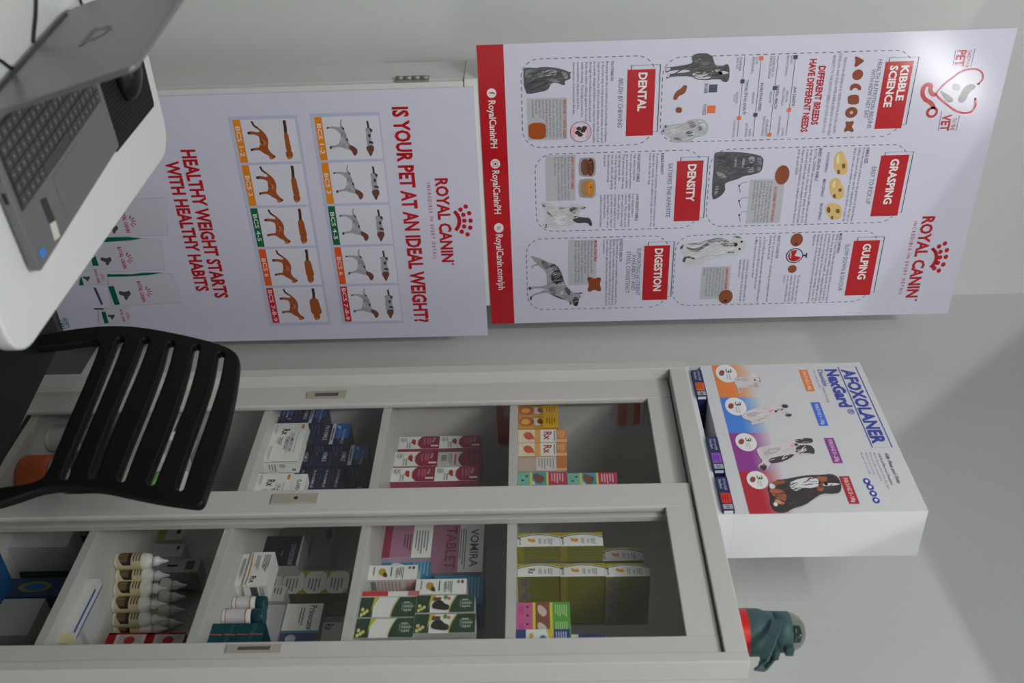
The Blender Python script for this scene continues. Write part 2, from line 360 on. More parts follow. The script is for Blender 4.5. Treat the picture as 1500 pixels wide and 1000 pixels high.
    p.para(['By combining an increased kibble surface area with other', 'kibble actions, benefits, including better grasping and', 'chewing, slower ingestion and reduced density, we can', 'help reduce gas and improve digestion and stool', 'consistency.'], (903, 350), 446, -4.9, 3.5, TXT)
    p.para(['The kibble shape helps to slow', 'down by increasing the kibble', 'eating time of a dog by 80%', 'versus a standard kibble and', 'chew more'], (1169, 402.5), 441, -5.2, 3.4, TXT)
    # grey boxes
    G2 = PR(150, 152, 157)
    for a, b, t, ta, ty, lines, la, ly, n in (
        ((772, 144.5), (831, 204), 'PREDISPOSED TO DENTAL DISEASE', (824.8, 145.5), 202, ['Cats and small breed dogs, like', 'the Yorkshire Terrier and Shih', 'Poodle, are all predisposed to', 'developing dental disease', 'including plaque build up', 'and periodontal', 'disease due to', 'their small', 'crowded teeth.'], (819.5, 145.5), 201, -5.1),
        ((799, 227.5), (843, 293.4), 'HIGH VS. LOW DENSITY KIBBLE', (836.5, 229.3), 277, ['Both of these bowls contain 100g of', 'calories, but because the kibbles', 'have different nutrient composition', 'and densities, one bowl is fuller and', 'the other is not'], (831.5, 229.5), 292, -5),
        ((1099.3, 262.8), (1142, 326), 'E.G. DESIGNED WITH THE PERSIAN', (1134.5, 274), 324, ['A rectangular kibble designed', 'for this dog kibble. The Persian', 'tongue in you of the bowl. The', 'kibble shape makes it easier', 'because that has adapted to this', 'Persian kibble to hold'], (1129, 265), 325, -4.8),
        ((1028.7, 390.8), (1066.5, 437), 'LABRADOR RETRIEVER', (1063.5, 391.7), 423, ['Labradors breeds are prone to', 'eat quickly and inhale food', 'Kibble with a large shape', 'Donut increases chewing time', 'and increases the time to eat', 'the bowl and stop the dog from', 'gulping'], (1058.8, 392), 433, -4.6),
        ((832.6, 351.4), (873, 416.5), 'MORE DIGESTIBLE', (870.5, 352.2), 382.6, ['Giant breeds, such as the', 'German Shepherd have a sensitive', 'digestive tract. X kibble', 'formula has been designed to be', 'easy to catch for long snouts', 'help to support ideal transit'], (865.5, 352.5), 413, -4.7)):
        p.prect(a, b, G2, 1); p.T(t, ta, ty, 4.2, RED, bold=.015, res=1); p.para(lines, la, ly, n, 3.3, TXT)
    # breed chart
    NV, OR = PR(55, 60, 78), PR(195, 92, 45)
    for a, b, nv, orr in (((1166.4, 80.8), (1150.4, 199), (1164.5, 83.5), (1154.9, 161)), ((1140.8, 81.6), (1126.4, 198), (1134.7, 128.8), (1126.9, 197)), ((1115.5, 83), (1103, 200), (1106, 168), (1115, 85)), ((1091, 83), (1080, 200), (1087.5, 119), (1082.4, 172.8))):
        A, B = p.q(*a), p.q(*b); v = (A[1]+B[1])/2
        p.line([(A[0], v), (B[0], v)], .0018, TXT, 1)
        for c, k in ((nv, NV), (orr, OR)):
            u = p.q(*c)[0]; p.rect(u-.0055, v-.0055, u+.0055, v+.0055, k, 3)
    for c, k in (((1044.6, 129.4), NV), ((1042, 160), OR)): u, v = p.q(*c); p.rect(u-.011, v-.011, u+.011, v+.011, k, 2)
    for t, x, y0, y1 in (('SHORT', 1158.5, 81, 94), ('BRACHYCEPHALIC', 1153, 81, 112), ('MEDIUM', 1151.5, 133, 149), ('MESOCEPHALIC', 1147, 128, 155), ('LONG', 1145.5, 188, 199), ('DOLICHOCEPHALIC', 1141, 170, 199),
                        ('LOWER RISK OF', 1133, 82, 112), ('DENTAL DISEASE', 1128.5, 82, 115), ('MEDIUM', 1127.5, 134, 150), ('HIGHER RISK OF', 1122.5, 175, 199), ('DENTAL DISEASE', 1118, 170, 199),
                        ('SLOW', 1107.5, 83, 94), ('(EXTENDED)', 1102.5, 83, 107), ('MEDIUM', 1102, 135, 151), ('RAPID', 1097, 189, 200), ('(NOT ENOUGH)', 1092.5, 180, 200), ('DIARRHEA', 1084, 84, 104), ('AND GAS', 1079.5, 84, 101), ('NORMAL', 1078.5, 135, 152), ('STOOL', 1074.5, 138, 149), ('CONSTIPATION', 1074.5, 175, 201)):
        p.T(t, (x, y0), y1, 3.4, TXT, bold=0, res=1)
    # kibble shapes
    k4 = dict(off=(1200, 30), k=4.347)
    p.ppoly([(225, 225), (255, 235), (290, 255), (265, 275), (235, 297), (222, 290), (232, 260)], BRN, 2, **k4)
    p.pell(1256.4, 109.4, 7.8, 7.8, BRN, 2)
    p.ppoly([(193, 440), (200, 410), (230, 397), (262, 410), (270, 440), (250, 445), (238, 428), (220, 430), (205, 447)], BRN, 2, **k4)
    p.ppoly([(185, 475), (250, 470), (255, 500), (250, 533), (187, 535), (180, 505)], BRN, 2, **k4)
    p.pell(1247, 164.6, 9, 8, BRN, 2); p.pell(1247, 164.6, 2.6, 2.3, PR(150, 140, 150), 3)
    p.ppoly([(165, 640), (190, 645), (220, 635), (218, 660), (205, 672), (222, 700), (210, 712), (185, 700), (160, 712), (158, 695), (172, 672)], BRN, 2, **k4)
    p.ppoly([(774, 180), (799, 179), (800, 191), (799, 204), (775, 203.5), (774, 192)], PR(135, 65, 20), 3, sm=2)
    c3 = dict(off=(960, 60), k=6.25)
    p.ppoly([(165, 540), (165, 510), (190, 460), (240, 430), (260, 403), (290, 405), (290, 430), (270, 480), (210, 505), (200, 535)], BRN, 2, **c3)
    p.ppoly([(187, 605), (243, 605), (243, 657), (187, 657)], BRN, 2, sm=1, **c3)
    p.pell(1145.8, 256, 10.4, 14, BRN, 3)
    p.pell(1167, 351, 9, 9.6, BRN, 2); p.pell(1166, 357, 2, 1.5, PR(50, 25, 12), 3); p.pell(1160.5, 393.7, 6.5, 5.8, BRN, 2)
    p.pell(1063, 434.4, 10.2, 10.4, BRN, 3); p.pell(1062.5, 440, 2.6, 1.8, PR(50, 25, 12), 4)
    c8 = dict(off=(760, 340), k=8.333)
    p.ppoly([(830, 555), (870, 540), (920, 570), (970, 545), (1010, 560), (985, 630), (1010, 700), (980, 725), (920, 695), (860, 730), (835, 705), (860, 635)], BRN, 3, **c8)
    # stopwatch
    p.pell(1163.8, 374.2, 12.6, 10.9, PR(52, 54, 66), 2); p.pell(1163.8, 374.2, 10.9, 9.5, PAPER, 3); p.pell(1163.8, 374.2, 9.6, 8.4, RED, 4)
    C = p.q(1163.8, 374.2); p.ell(C[0], C[1], .019, .022, PAPER, 5, a0=75, a1=165); p.rect(C[0]-.003, C[1]+.025, C[0]+.003, C[1]+.033, PR(52, 54, 66), 2); p.rect(C[0]-.008, C[1]+.032, C[0]+.008, C[1]+.037, PR(52, 54, 66), 2)
    p.T('x80%', (1157, 369), 378, 3, PAPER, 6, res=1)
    # tooth roundel
    p.pell(850.6, 193, 15.8, 15.2, PR(120, 70, 95), 2); p.pell(850.6, 193, 14.8, 14.2, PR(176, 172, 184), 3)
    for sgn in (-1, 1): p.ppoly([(850.6+sgn*5, 183), (850.6+sgn*13, 186), (850.6+sgn*14, 193), (850.6+sgn*12, 201), (850.6+sgn*7, 203), (850.6+sgn*9, 193)], PR(196, 140, 158), 4)
    for x, y in ((848, 188), (854, 191), (850, 197), (846, 194), (856, 187)): p.pell(x, y, 4, 3, PR(62, 42, 36), 5, n=10)
    # bowls
    for y, c1, c2 in ((244.6, PR(96, 62, 52), PR(80, 46, 32)), (275.7, PR(140, 104, 72), PR(165, 105, 28))):
        p.ppoly([(847.5, y-11), (852, y-14), (872, y-14.5), (873, y), (872, y+14.5), (852, y+14), (847.5, y+11)], PR(128, 128, 132), 1)
        p.ppoly([(851, y-11), (863, y-12.5), (863, y+12.5), (851, y+11)], c1, 2); p.pell(865, y, 5.5, 12.8, c2, 3)
        for i in range(9): p.pell(865+random.uniform(-3, 3), y+random.uniform(-9, 9), 1.2, 1.4, tuple(min(255, v+28) for v in c2), 4, n=6)
    # skulls
    SK, SD, SS = PR(178, 150, 96), PR(92, 70, 40), PR(196, 180, 140)
    f = dict(off=(1160, 210), k=7.694)
    p.ppoly([(470, 280), (475, 180), (500, 110), (540, 80), (580, 95), (600, 160), (630, 230), (625, 340), (560, 350), (520, 350), (490, 310)], SK, 2, **f)
    p.ppoly([(500, 220), (510, 130), (535, 110), (530, 240)], SS, 3, **f); p.ppoly([(560, 230), (600, 220), (605, 270), (570, 290)], SD, 3, **f); p.ppoly([(505, 300), (540, 290), (540, 345), (515, 345)], SD, 3, **f)
    p.ppoly([(420, 480), (440, 410), (490, 385), (540, 400), (560, 460), (590, 500), (585, 600), (540, 630), (470, 625), (430, 560)], SK, 2, **f)
    p.ppoly([(450, 480), (470, 420), (490, 420), (480, 510)], SS, 3, **f); p.ppoly([(520, 510), (560, 500), (560, 540), (530, 550)], SD, 3, **f); p.ppoly([(455, 580), (490, 560), (495, 615), (470, 618)], SD, 3, **f)
    p.ppoly([(370, 740), (400, 690), (450, 662), (530, 690), (570, 740), (555, 840), (500, 860), (440, 860), (400, 800)], SK, 2, **f)
    p.ppoly([(490, 740), (540, 735), (535, 790), (495, 780)], SD, 3, **f); p.ppoly([(385, 740), (420, 700), (440, 760), (410, 790)], SD, 3, **f); p.ppoly([(435, 820), (465, 810), (465, 855), (442, 855)], SD, 3, **f)
    # animals
    g = lambda v: PR(v, v+2, v+5)
    y = dict(off=(690, 60), k=6.25)
    p.ppoly([(480, 260), (500, 240), (600, 248), (650, 235), (740, 240), (800, 250), (860, 265), (900, 285), (918, 280), (905, 310), (915, 340), (890, 355), (870, 360), (858, 370), (862, 408), (820, 395), (780, 380), (730, 385), (725, 410), (700, 450), (640, 465), (510, 490), (500, 450), (485, 420), (480, 340)], g(66), 2, **y)
    for q, v in (([(600, 300), (680, 262), (760, 258), (800, 285), (770, 318), (690, 315), (620, 340)], 128), ([(820, 275), (880, 290), (890, 345), (850, 340), (840, 310)], 122), ([(490, 260), (590, 262), (560, 320), (500, 350)], 100), ([(520, 380), (600, 350), (700, 360), (690, 400), (560, 430)], 48), ([(640, 340), (760, 340), (830, 380), (730, 372)], 112), ([(780, 280), (805, 280), (805, 300), (780, 300)], 40), ([(825, 315), (848, 318), (845, 340), (820, 335)], 34)): p.ppoly(q, g(v), 3, **y)
    p.fur(([(480, 260), (500, 240), (600, 248), (650, 235), (740, 240), (800, 250), (860, 265), (900, 285), (918, 280), (905, 310), (915, 340), (890, 355), (870, 360), (858, 370), (862, 408), (820, 395), (780, 380), (730, 385), (725, 410), (700, 450), (640, 465), (510, 490), (500, 450), (485, 420), (480, 340)], y), g(66), 3.6, 90, 0.03, -60)
    p.ppoly([(355, 112), (515, 112), (545, 215), (560, 235), (620, 225), (660, 205), (680, 240), (678, 350), (650, 380), (605, 365), (600, 350), (520, 350), (450, 350), (380, 355), (330, 320), (140, 325), (105, 350), (100, 330), (115, 300), (310, 285), (320, 262), (145, 268), (90, 295), (95, 240), (140, 238), (320, 212), (345, 190), (330, 160)], g(62), 2, **c3)
    for q, v in (([(340, 290), (430, 275), (510, 300), (505, 345), (400, 352), (340, 320)], 158), ([(600, 262), (672, 286), (668, 296), (600, 308), (585, 300), (540, 265), (520, 285), (510, 275), (545, 255)], 165), ([(530, 285), (600, 275), (620, 298), (600, 312), (540, 318)], 40), ([(345, 180), (420, 150), (430, 165), (350, 200)], 92), ([(420, 200), (500, 190), (510, 210), (430, 225)], 92), ([(98, 245), (138, 243), (140, 262), (98, 280)], 160), ([(104, 300), (130, 302), (132, 322), (108, 340)], 160), ([(500, 285), (520, 280), (525, 310), (505, 320)], 120)): p.ppoly(q, g(v), 3, **c3)
    p.fur(([(355, 112), (515, 112), (545, 215), (560, 235), (620, 225), (660, 205), (680, 240), (678, 350), (650, 380), (605, 365), (600, 350), (520, 350), (450, 350), (380, 355), (330, 320), (140, 325), (105, 350), (100, 330), (115, 300), (310, 285), (320, 262), (145, 268), (90, 295), (95, 240), (140, 238), (320, 212), (345, 190), (330, 160)], c3), g(62), 3.6, 90, 0.028, -80)
    p.ppoly([(60, 820), (80, 765), (110, 775), (280, 745), (300, 722), (400, 712), (450, 720), (490, 770), (480, 840), (430, 870), (350, 885), (330, 925), (290, 930), (250, 925), (150, 930), (130, 880), (70, 840)], g(148), 2, **c3)
    for q, v in (([(290, 735), (350, 728), (375, 780), (330, 800), (295, 765)], 95), ([(275, 830), (335, 815), (350, 870), (285, 872)], 80), ([(375, 775), (400, 765), (430, 800), (420, 825), (380, 800)], 70), ([(90, 765), (105, 770), (100, 800), (85, 790)], 60), ([(60, 815), (85, 812), (80, 835), (62, 830)], 60), ([(150, 880), (240, 885), (250, 910), (180, 905)], 90), ([(130, 780), (260, 770), (220, 850), (150, 850)], 166), ([(385, 725), (440, 730), (465, 775), (450, 830), (420, 760)], 168), ([(440, 790), (455, 795), (450, 805)], 50)): p.ppoly(q, g(v), 3, **c3)
    p.fur(([(60, 820), (80, 765), (110, 775), (280, 745), (300, 722), (400, 712), (450, 720), (490, 770), (480, 840), (430, 870), (350, 885), (330, 925), (290, 930), (250, 925), (150, 930), (130, 880), (70, 840)], c3), g(148), 3.6, 80, 0.02, -70)
    d = dict(off=(780, 215), k=7.694)
    p.ppoly([(100, 610), (180, 615), (260, 670), (400, 650), (500, 645), (600, 668), (605, 690), (550, 710), (510, 760), (540, 790), (510, 830), (450, 880), (380, 910), (250, 915), (180, 900), (160, 915), (120, 910), (110, 870), (140, 850), (155, 760), (130, 690), (105, 670)], g(160), 2, **d)
    for q, v in (([(410, 690), (500, 660), (512, 720), (460, 760), (410, 720)], 62), ([(440, 815), (480, 770), (520, 790), (600, 795), (650, 800), (678, 880), (650, 895), (620, 850), (500, 862)], 52), ([(530, 675), (605, 670), (590, 695), (550, 705)], 50), ([(102, 650), (150, 650), (135, 685)], 45), ([(155, 720), (200, 745), (235, 795), (175, 760)], 75), ([(145, 870), (165, 870), (160, 912), (140, 910)], 60), ([(270, 690), (370, 670), (380, 690), (280, 710)], 110), ([(250, 760), (400, 770), (380, 870), (260, 880)], 176)): p.ppoly(q, g(v), 3, **d)
    p.fur(([(100, 610), (180, 615), (260, 670), (400, 650), (500, 645), (600, 668), (605, 690), (550, 710), (510, 760), (540, 790), (510, 830), (450, 880), (380, 910), (250, 915), (180, 900), (160, 915), (120, 910), (110, 870), (140, 850), (155, 760), (130, 690), (105, 670)], d), g(160), 3.6, 70, 0.02, -80)
    e = dict(off=(1020, 210), k=7.694)
    p.ppoly([(200, 110), (240, 95), (400, 92), (560, 105), (640, 115), (760, 150), (750, 260), (730, 320), (640, 350), (540, 365), (470, 400), (330, 440), (320, 480), (330, 520), (290, 580), (230, 620), (175, 635), (180, 420), (195, 300)], g(64), 2, **e)
    for q, v in (([(590, 150), (650, 140), (665, 190), (620, 230), (590, 200)], 140), ([(560, 270), (610, 250), (650, 280), (640, 330), (580, 330)], 145), ([(520, 170), (550, 160), (540, 260), (510, 300)], 125), ([(680, 150), (740, 160), (735, 250), (690, 220)], 100), ([(690, 260), (735, 260), (720, 310), (680, 310)], 105), ([(430, 160), (460, 150), (450, 260), (430, 280)], 120), ([(210, 310), (300, 330), (360, 400), (260, 390)], 120), ([(250, 130), (380, 140), (390, 230), (260, 220)], 50), ([(210, 480), (260, 470), (240, 560), (200, 590)], 110), ([(600, 230), (680, 235), (680, 255), (600, 250)], 35), ([(610, 180), (630, 180), (630, 195), (610, 195)], 30), ([(605, 290), (625, 290), (625, 305), (605, 305)], 30)): p.ppoly(q, g(v), 3, **e)
    p.fur(([(200, 110), (240, 95), (400, 92), (560, 105), (640, 115), (760, 150), (750, 260), (730, 320), (640, 350), (540, 365), (470, 400), (330, 440), (320, 480), (330, 520), (290, 580), (230, 620), (175, 635), (180, 420), (195, 300)], e), g(64), 3.6, 130, 0.025, -80)
    for oy in (0, 170, 330):
        p.ppoly([(470, 470+oy), (490, 462+oy), (495, 480+oy), (475, 490+oy)], g(60), 2, **e); p.line(p.pq([(490, 470+oy), (520, 440+oy), (580, 435+oy)], e['off'], e['k']), .002, g(120), 2); p.line(chaikin(p.pq([(480, 480+oy), (490, 515+oy), (495, 550+oy)], e['off'], e['k']), 1, False), .002, g(90), 2)
    h = dict(off=(980, 330), k=7.694)
    p.ppoly([(120, 250), (150, 205), (190, 190), (350, 185), (450, 155), (560, 130), (650, 150), (700, 170), (710, 130), (760, 105), (830, 140), (870, 190), (865, 260), (830, 300), (790, 310), (770, 340), (720, 360), (680, 330), (640, 345), (520, 370), (440, 400), (360, 440), (280, 450), (220, 460), (160, 430), (145, 390), (180, 335), (140, 310)], g(164), 2, **h)
    for q, v in (([(180, 210), (350, 192), (460, 155), (560, 135), (660, 160), (690, 200), (690, 235), (600, 235), (560, 180), (480, 190), (380, 215), (250, 215)], 96), ([(190, 235), (260, 262), (330, 250), (420, 200), (480, 205), (400, 250), (320, 290), (210, 270)], 82), ([(190, 285), (300, 285), (390, 290), (300, 298)], 90), ([(145, 390), (185, 338), (280, 355), (298, 385), (250, 375), (195, 362), (185, 400), (165, 420)], 66), ([(710, 135), (770, 112), (830, 145), (770, 140)], 84), ([(620, 275), (660, 290), (760, 300), (690, 312), (640, 300)], 70), ([(120, 250), (165, 205), (160, 250), (130, 270)], 70), ([(690, 200), (750, 180), (760, 240), (690, 240)], 100)): p.ppoly(q, g(v), 3, **h)
    p.fur(([(120, 250), (150, 205), (190, 190), (350, 185), (450, 155), (560, 130), (650, 150), (700, 170), (710, 130), (760, 105), (830, 140), (870, 190), (865, 260), (830, 300), (790, 310), (770, 340), (720, 360), (680, 330), (640, 345), (520, 370), (440, 400), (360, 440), (280, 450), (220, 460), (160, 430), (145, 390), (180, 335), (140, 310)], h), g(164), 3.6, 60, 0.03, -75)
    for a, b, r in ((752, 214, 22), (818, 182, 13), (795, 263, 14)): p.pell(980+a/7.694, 330+b/7.694, r/7.694, r/7.694, g(34), 4, n=12)
    p.ppoly([(145, 285), (180, 290), (270, 320), (340, 360), (440, 385), (490, 430), (530, 500), (550, 580), (570, 640), (620, 700), (680, 740), (790, 730), (770, 750), (740, 760), (770, 795), (740, 800), (735, 840), (720, 900), (680, 905), (650, 870), (640, 890), (620, 880), (615, 840), (500, 800), (430, 785), (340, 730), (200, 765), (165, 790), (155, 830), (135, 825), (145, 780), (180, 750), (330, 710), (360, 690), (200, 680), (150, 700), (120, 700), (120, 665), (340, 655), (345, 600), (340, 520), (330, 480), (270, 430), (240, 400), (180, 410), (165, 445), (155, 430), (160, 405), (230, 380), (175, 345), (180, 330), (150, 310)], g(128), 2, **c8)
    for q, v in (([(400, 385), (440, 388), (490, 430), (545, 570), (550, 620), (430, 640), (385, 550), (410, 470), (370, 430)], 40), ([(270, 325), (340, 362), (400, 440), (350, 465), (280, 400)], 78), ([(560, 650), (640, 710), (620, 780), (560, 720)], 70), ([(660, 790), (725, 790), (732, 840), (715, 895), (680, 900), (655, 850)], 36), ([(120, 665), (150, 665), (150, 700), (122, 700)], 40), ([(140, 780), (165, 785), (152, 828), (136, 822)], 40), ([(350, 690), (430, 660), (470, 700), (430, 780)], 90), ([(620, 840), (640, 840), (636, 885), (622, 878)], 40), ([(690, 740), (785, 732), (760, 750), (700, 755)], 50), ([(430, 650), (550, 625), (550, 640), (440, 665)], 165), ([(500, 700), (540, 690), (540, 760), (500, 750)], 160), ([(345, 720), (500, 790), (600, 830), (480, 805)], 50)): p.ppoly(q, g(v), 3, **c8)
    p.fur(([(145, 285), (180, 290), (270, 320), (340, 360), (440, 385), (490, 430), (530, 500), (550, 580), (570, 640), (620, 700), (680, 740), (790, 730), (770, 750), (740, 760), (770, 795), (740, 800), (735, 840), (720, 900), (680, 905), (650, 870), (640, 890), (620, 880), (615, 840), (500, 800), (430, 785), (340, 730), (200, 765), (165, 790), (155, 830), (135, 825), (145, 780), (180, 750), (330, 710), (360, 690), (200, 680), (150, 700), (120, 700), (120, 665), (340, 655), (345, 600), (340, 520), (330, 480), (270, 430), (240, 400), (180, 410), (165, 445), (155, 430), (160, 405), (230, 380), (175, 345), (180, 330), (150, 310)], c8), g(128), 3.6, 90, 0.024, -70)
    # header: stethoscope badge
    HB = dict(off=(1200, 30), k=4.347)
    p.T('TAKE YOUR', (1419, 73), 99, 5, RED, res=1, bold=.005); p.T('PET', (1403.2, 73.2), 97, 13, RED, bold=.03); p.T('TO THE', (1395.5, 172.6), 190.5, 6, RED, res=1, bold=.005); p.T('VET', (1381.7, 167.6), 191.5, 12.5, RED, bold=.03)
    for q in ([(870, 185), (850, 285)], [(992, 178), (965, 298)], [(780, 577), (757, 702)], [(893, 602), (870, 703)]): p.line(p.pq(q, HB['off'], HB['k']), .0018, TXT, 2)
    tub = lambda q, w: p.line(chaikin(p.pq(q, HB['off'], HB['k']), 3, False), w, RED, 3)
    tub([(1012, 405), (1040, 380), (1045, 345), (1020, 312), (965, 305), (900, 325), (850, 362), (800, 400), (762, 440), (742, 470)], .0045)
    tub([(992, 495), (998, 540), (970, 585), (915, 592), (855, 570), (800, 525), (760, 490), (742, 470)], .006)
    tub([(742, 470), (718, 472), (705, 440), (715, 415), (695, 403), (665, 420), (655, 462), (668, 500), (705, 518), (728, 545), (720, 575)], .012)
    p.pell(1365.2, 164.1, 8.6, 8.3, RED, 3); p.pell(1365.2, 164.1, 4.8, 4.6, PAPER, 4)
    for q in ([(1000, 410), (1022, 392), (1020, 408)], [(985, 500), (995, 488), (1000, 505)]): p.ppoly(q, RED, 3, sm=0, **HB)
    for q, v in (([(880, 505), (905, 460), (925, 420), (980, 400), (1002, 425), (955, 455), (930, 515), (900, 525)], 92), ([(765, 440), (800, 460), (850, 490), (855, 515), (820, 525), (785, 480)], 105), ([(850, 400), (900, 410), (890, 450), (845, 440)], 130)): p.ppoly(q, PR(v, v, v), 2, **HB)
    # crowned brand mark
    p.T('ROYAL CANIN', (1352.5, 316.7), 435, 17, RED, bold=.034); p.T('INCREDIBLE IN EVERY DETAIL', (1339, 323.6), 430.6, 5, RED, space=1.5, bold=.004)
    L = lambda x, y: (1200+x/4.347, 250+y/4.347)
    crown(p, [L(800, 463), L(812, 505), L(806, 548), L(790, 596), L(761, 635)], [L(763, 481), L(771, 516), L(769, 551), L(755, 586), L(732, 620)],
          [[L(715, 495), L(738, 520), L(742, 555), L(728, 590), L(705, 612)], [L(722, 490), L(748, 515), L(754, 555), L(738, 596), L(712, 616)]], 3.3)
    p.pell(*L(615, 822), 1.6, 1.6, RED, 2, n=10)
X1 = -2.6275
_a, _b, _c = PX(697, 66, X1), PX(720, 473, X1), PX(1491, 40, X1)
P1Y0, P1W, P1Z0, P1Z1 = _a.y, _b.y-_a.y+.003, 1.3409, _c.z
board('poster_board', 'tall white kibble science board with red footer strip, standing above the weight board', X1, P1Y0, P1Y0+P1W, P1Z0, P1Z1, print_kibble)

def print_weight(p):
    WHT = PR(196, 186, 194)
    p.T('IS YOUR PET AT AN IDEAL WEIGHT?', (574.8, 156.6), 472.5, 22, RED, bold=.036)
    p.T('ROYAL CANIN', (637.6, 261), 384, 17.5, RED, bold=.034); p.T('INCREDIBLE IN EVERY DETAIL', (625, 267.7), 379, 5, RED, space=1.5, bold=.004)
    crown(p, [(682.2, 302.3), (687.3, 312), (689.4, 322.9), (688.9, 333.2), (684.9, 343)], [(674.6, 306.7), (678.8, 314.3), (680.3, 322.9), (680, 331.3), (676.5, 339)],
          [[(664.5, 310), (670, 316), (672, 323.3), (670.6, 331), (666.5, 336.5)], [(666.3, 308.5), (672.6, 315), (674.8, 323.3), (673, 332), (668.5, 338)]], 3.3)
    p.pell(663.5, 386.5, 1.6, 1.6, RED, 2, n=10)
    p.T('HEALTHY WEIGHT STARTS', (265.1, 219.3), 437.5, 20, RED, bold=.036); p.T('WITH HEALTHY HABITS', (241.8, 236), 427.5, 19, RED, bold=.036)
    FR = PR(155, 157, 178); CE = PR(178, 177, 190)
    ORC, GRC, DOC, RDC = PR(190, 112, 22), PR(14, 84, 46), PR(200, 70, 20), PR(165, 14, 26)
    def grid(lo, up, y_first, y_last, sx, draw):
        A, B = p.q(*lo), p.q(*up); p.rect(A[0], A[1], B[0], B[1], FR, 1)
        u0, u1 = p.q(sx[0], y_first)[0], p.q(sx[0], y_last)[0]
        st = (u1-u0+.008)/5
        v0 = p.q(sx[0], y_first)[1]; v1 = p.q(sx[1], y_first)[1]; vt = p.q(sx[2], y_first)[1]
        for i, (c, t) in enumerate(zip((ORC, ORC, GRC, DOC, RDC), ('BCS 1-2', 'BCS 3', 'BCS 4-5', 'BCS 6', 'BCS 7-8-9'))):
            a, b = u0+st*i, u0+st*i+st-.008
            p.rect(a, v1, b, vt, CE, 2); p.rect(a, v0, b, v1, c, 2)
            w = (b-a)*(.1*len(t)); m = (a+b)/2
            p.text(t, m-w/2, m+w/2, v0+(v1-v0)*.22, (v1-v0)*.55, WHT, 3, bold=.008)
            draw(i, a-u0)
    def shifted(q, off, k, du, fat, vax):
        P = p.pq(q, off, k)
        return [(x+du, y) for x, y in P]
    def fatten(P, cu, k, cv=None, kv=1.): return [(cu+(x-cu)*k, (cv+(y-cv)*kv) if cv is not None else y) for x, y in P]
    o1, k1 = (440, 130), 5.264
    BODY, HEAD, BLK = PR(132, 130, 138), PR(88, 54, 42), PR(48, 46, 50)
    def dogs(i, du):
        sh = lambda q: [(x+du, y) for x, y in p.pq(q, o1, k1)]
        cm = sum(x for x, y in sh([(360, 370), (300, 345)]))/2; vm = p.q(440+335/k1, 130+370/k1)[1]
        b = sh([(312, 232), (322, 240), (315, 265), (330, 300), (345, 330), (360, 370), (375, 420), (400, 440), (430, 455), (443, 485), (428, 515), (412, 515), (400, 480), (370, 465), (340, 460), (300, 445), (245, 455), (240, 465), (228, 460), (232, 440), (290, 430), (303, 410), (315, 360), (300, 335), (260, 305), (215, 305), (205, 310), (203, 295), (260, 288), (310, 298), (303, 265)])
        p.poly(chaikin(b, 1), BODY, 3); p.fur(bl_ := sh([(335, 305), (368, 380), (372, 425), (340, 450), (305, 430), (308, 370), (310, 330)]), BODY, 3.7, 16, .012, -10, 40, 44, .0026)
        kv = .55+.18*i
        bl = sh([(335, 305), (368, 380), (372, 425), (340, 450), (305, 430), (308, 370), (310, 330)]); m = (sum(x for x, y in bl)/7, sum(y for x, y in bl)/7)
        p.poly(chaikin([(m[0]+(x-m[0])*1.05, m[1]+(yy-m[1])*(.85+.09*i)) for x, yy in bl], 1), BODY, 3.4)
        p.poly(chaikin(sh([(375, 430), (410, 440), (440, 465), (442, 490), (428, 515), (410, 510), (398, 478), (378, 462)]), 1), HEAD, 4)
        for q in ([(318, 288), (338, 302), (340, 320), (322, 305)], [(355, 375), (368, 385), (368, 402), (352, 398)], [(203, 295), (225, 292), (215, 306), (204, 310)], [(228, 440), (245, 440), (240, 465), (228, 460)]): p.poly(sh(q), BLK, 4)
        tp = sh([(492, 305), (520, 298), (550, 300), (555, 330), (545, 345), (550, 390), (565, 430), (560, 445), (512, 445), (510, 420), (503, 380), (505, 340)]); mv = sum(y for x, y in tp)/12
        p.poly(chaikin([(x, mv+(yy-mv)*(.85+.12*i)) for x, yy in tp], 1), BODY, 3)
        p.line(sh([(515, 246), (522, 280), (525, 305)]), .006, BLK, 3)
        p.poly(chaikin(sh([(510, 440), (560, 432), (573, 460), (558, 492), (548, 518), (538, 516), (528, 495), (510, 465)]), 1), HEAD, 4)
        for q in ([(530, 300), (555, 312), (552, 335), (538, 325)], [(525, 400), (560, 405), (565, 422), (530, 418)], [(520, 350), (540, 345), (545, 370), (528, 375)], [(538, 500), (553, 500), (547, 518), (540, 518)]): p.poly(sh(q), BLK, 4.4)
    grid((454, 166.5), (591, 472.8), 171.6, 471.7, (460, 471, 554.5), dogs)
    o2 = (230, 130); CT, CTD, CTL = PR(128, 66, 26), PR(58, 36, 28), PR(150, 92, 52)
    def cats(i, du):
        sh = lambda q: [(x+du, y) for x, y in p.pq(q, o2, k1)]
        p.poly(chaikin(sh([(722, 250), (735, 245), (745, 275), (800, 310), (840, 350), (862, 400), (855, 450), (870, 480), (890, 500), (918, 520), (900, 540), (870, 545), (865, 515), (830, 500), (790, 470), (745, 475), (725, 480), (722, 465), (745, 455), (800, 450), (805, 415), (795, 370), (750, 350), (710, 352), (697, 345), (700, 330), (730, 325), (780, 335), (795, 325), (745, 290)]), 1), CT, 3)
        bl = sh([(800, 330), (850, 380), (850, 440), (820, 480), (790, 460), (795, 400), (780, 350)]); m = (sum(x for x, y in bl)/7, sum(y for x, y in bl)/7)
        p.poly(chaikin([(m[0]+(x-m[0])*1.05, m[1]+(yy-m[1])*(.8+.1*i)) for x, yy in bl], 1), CT, 3.4)
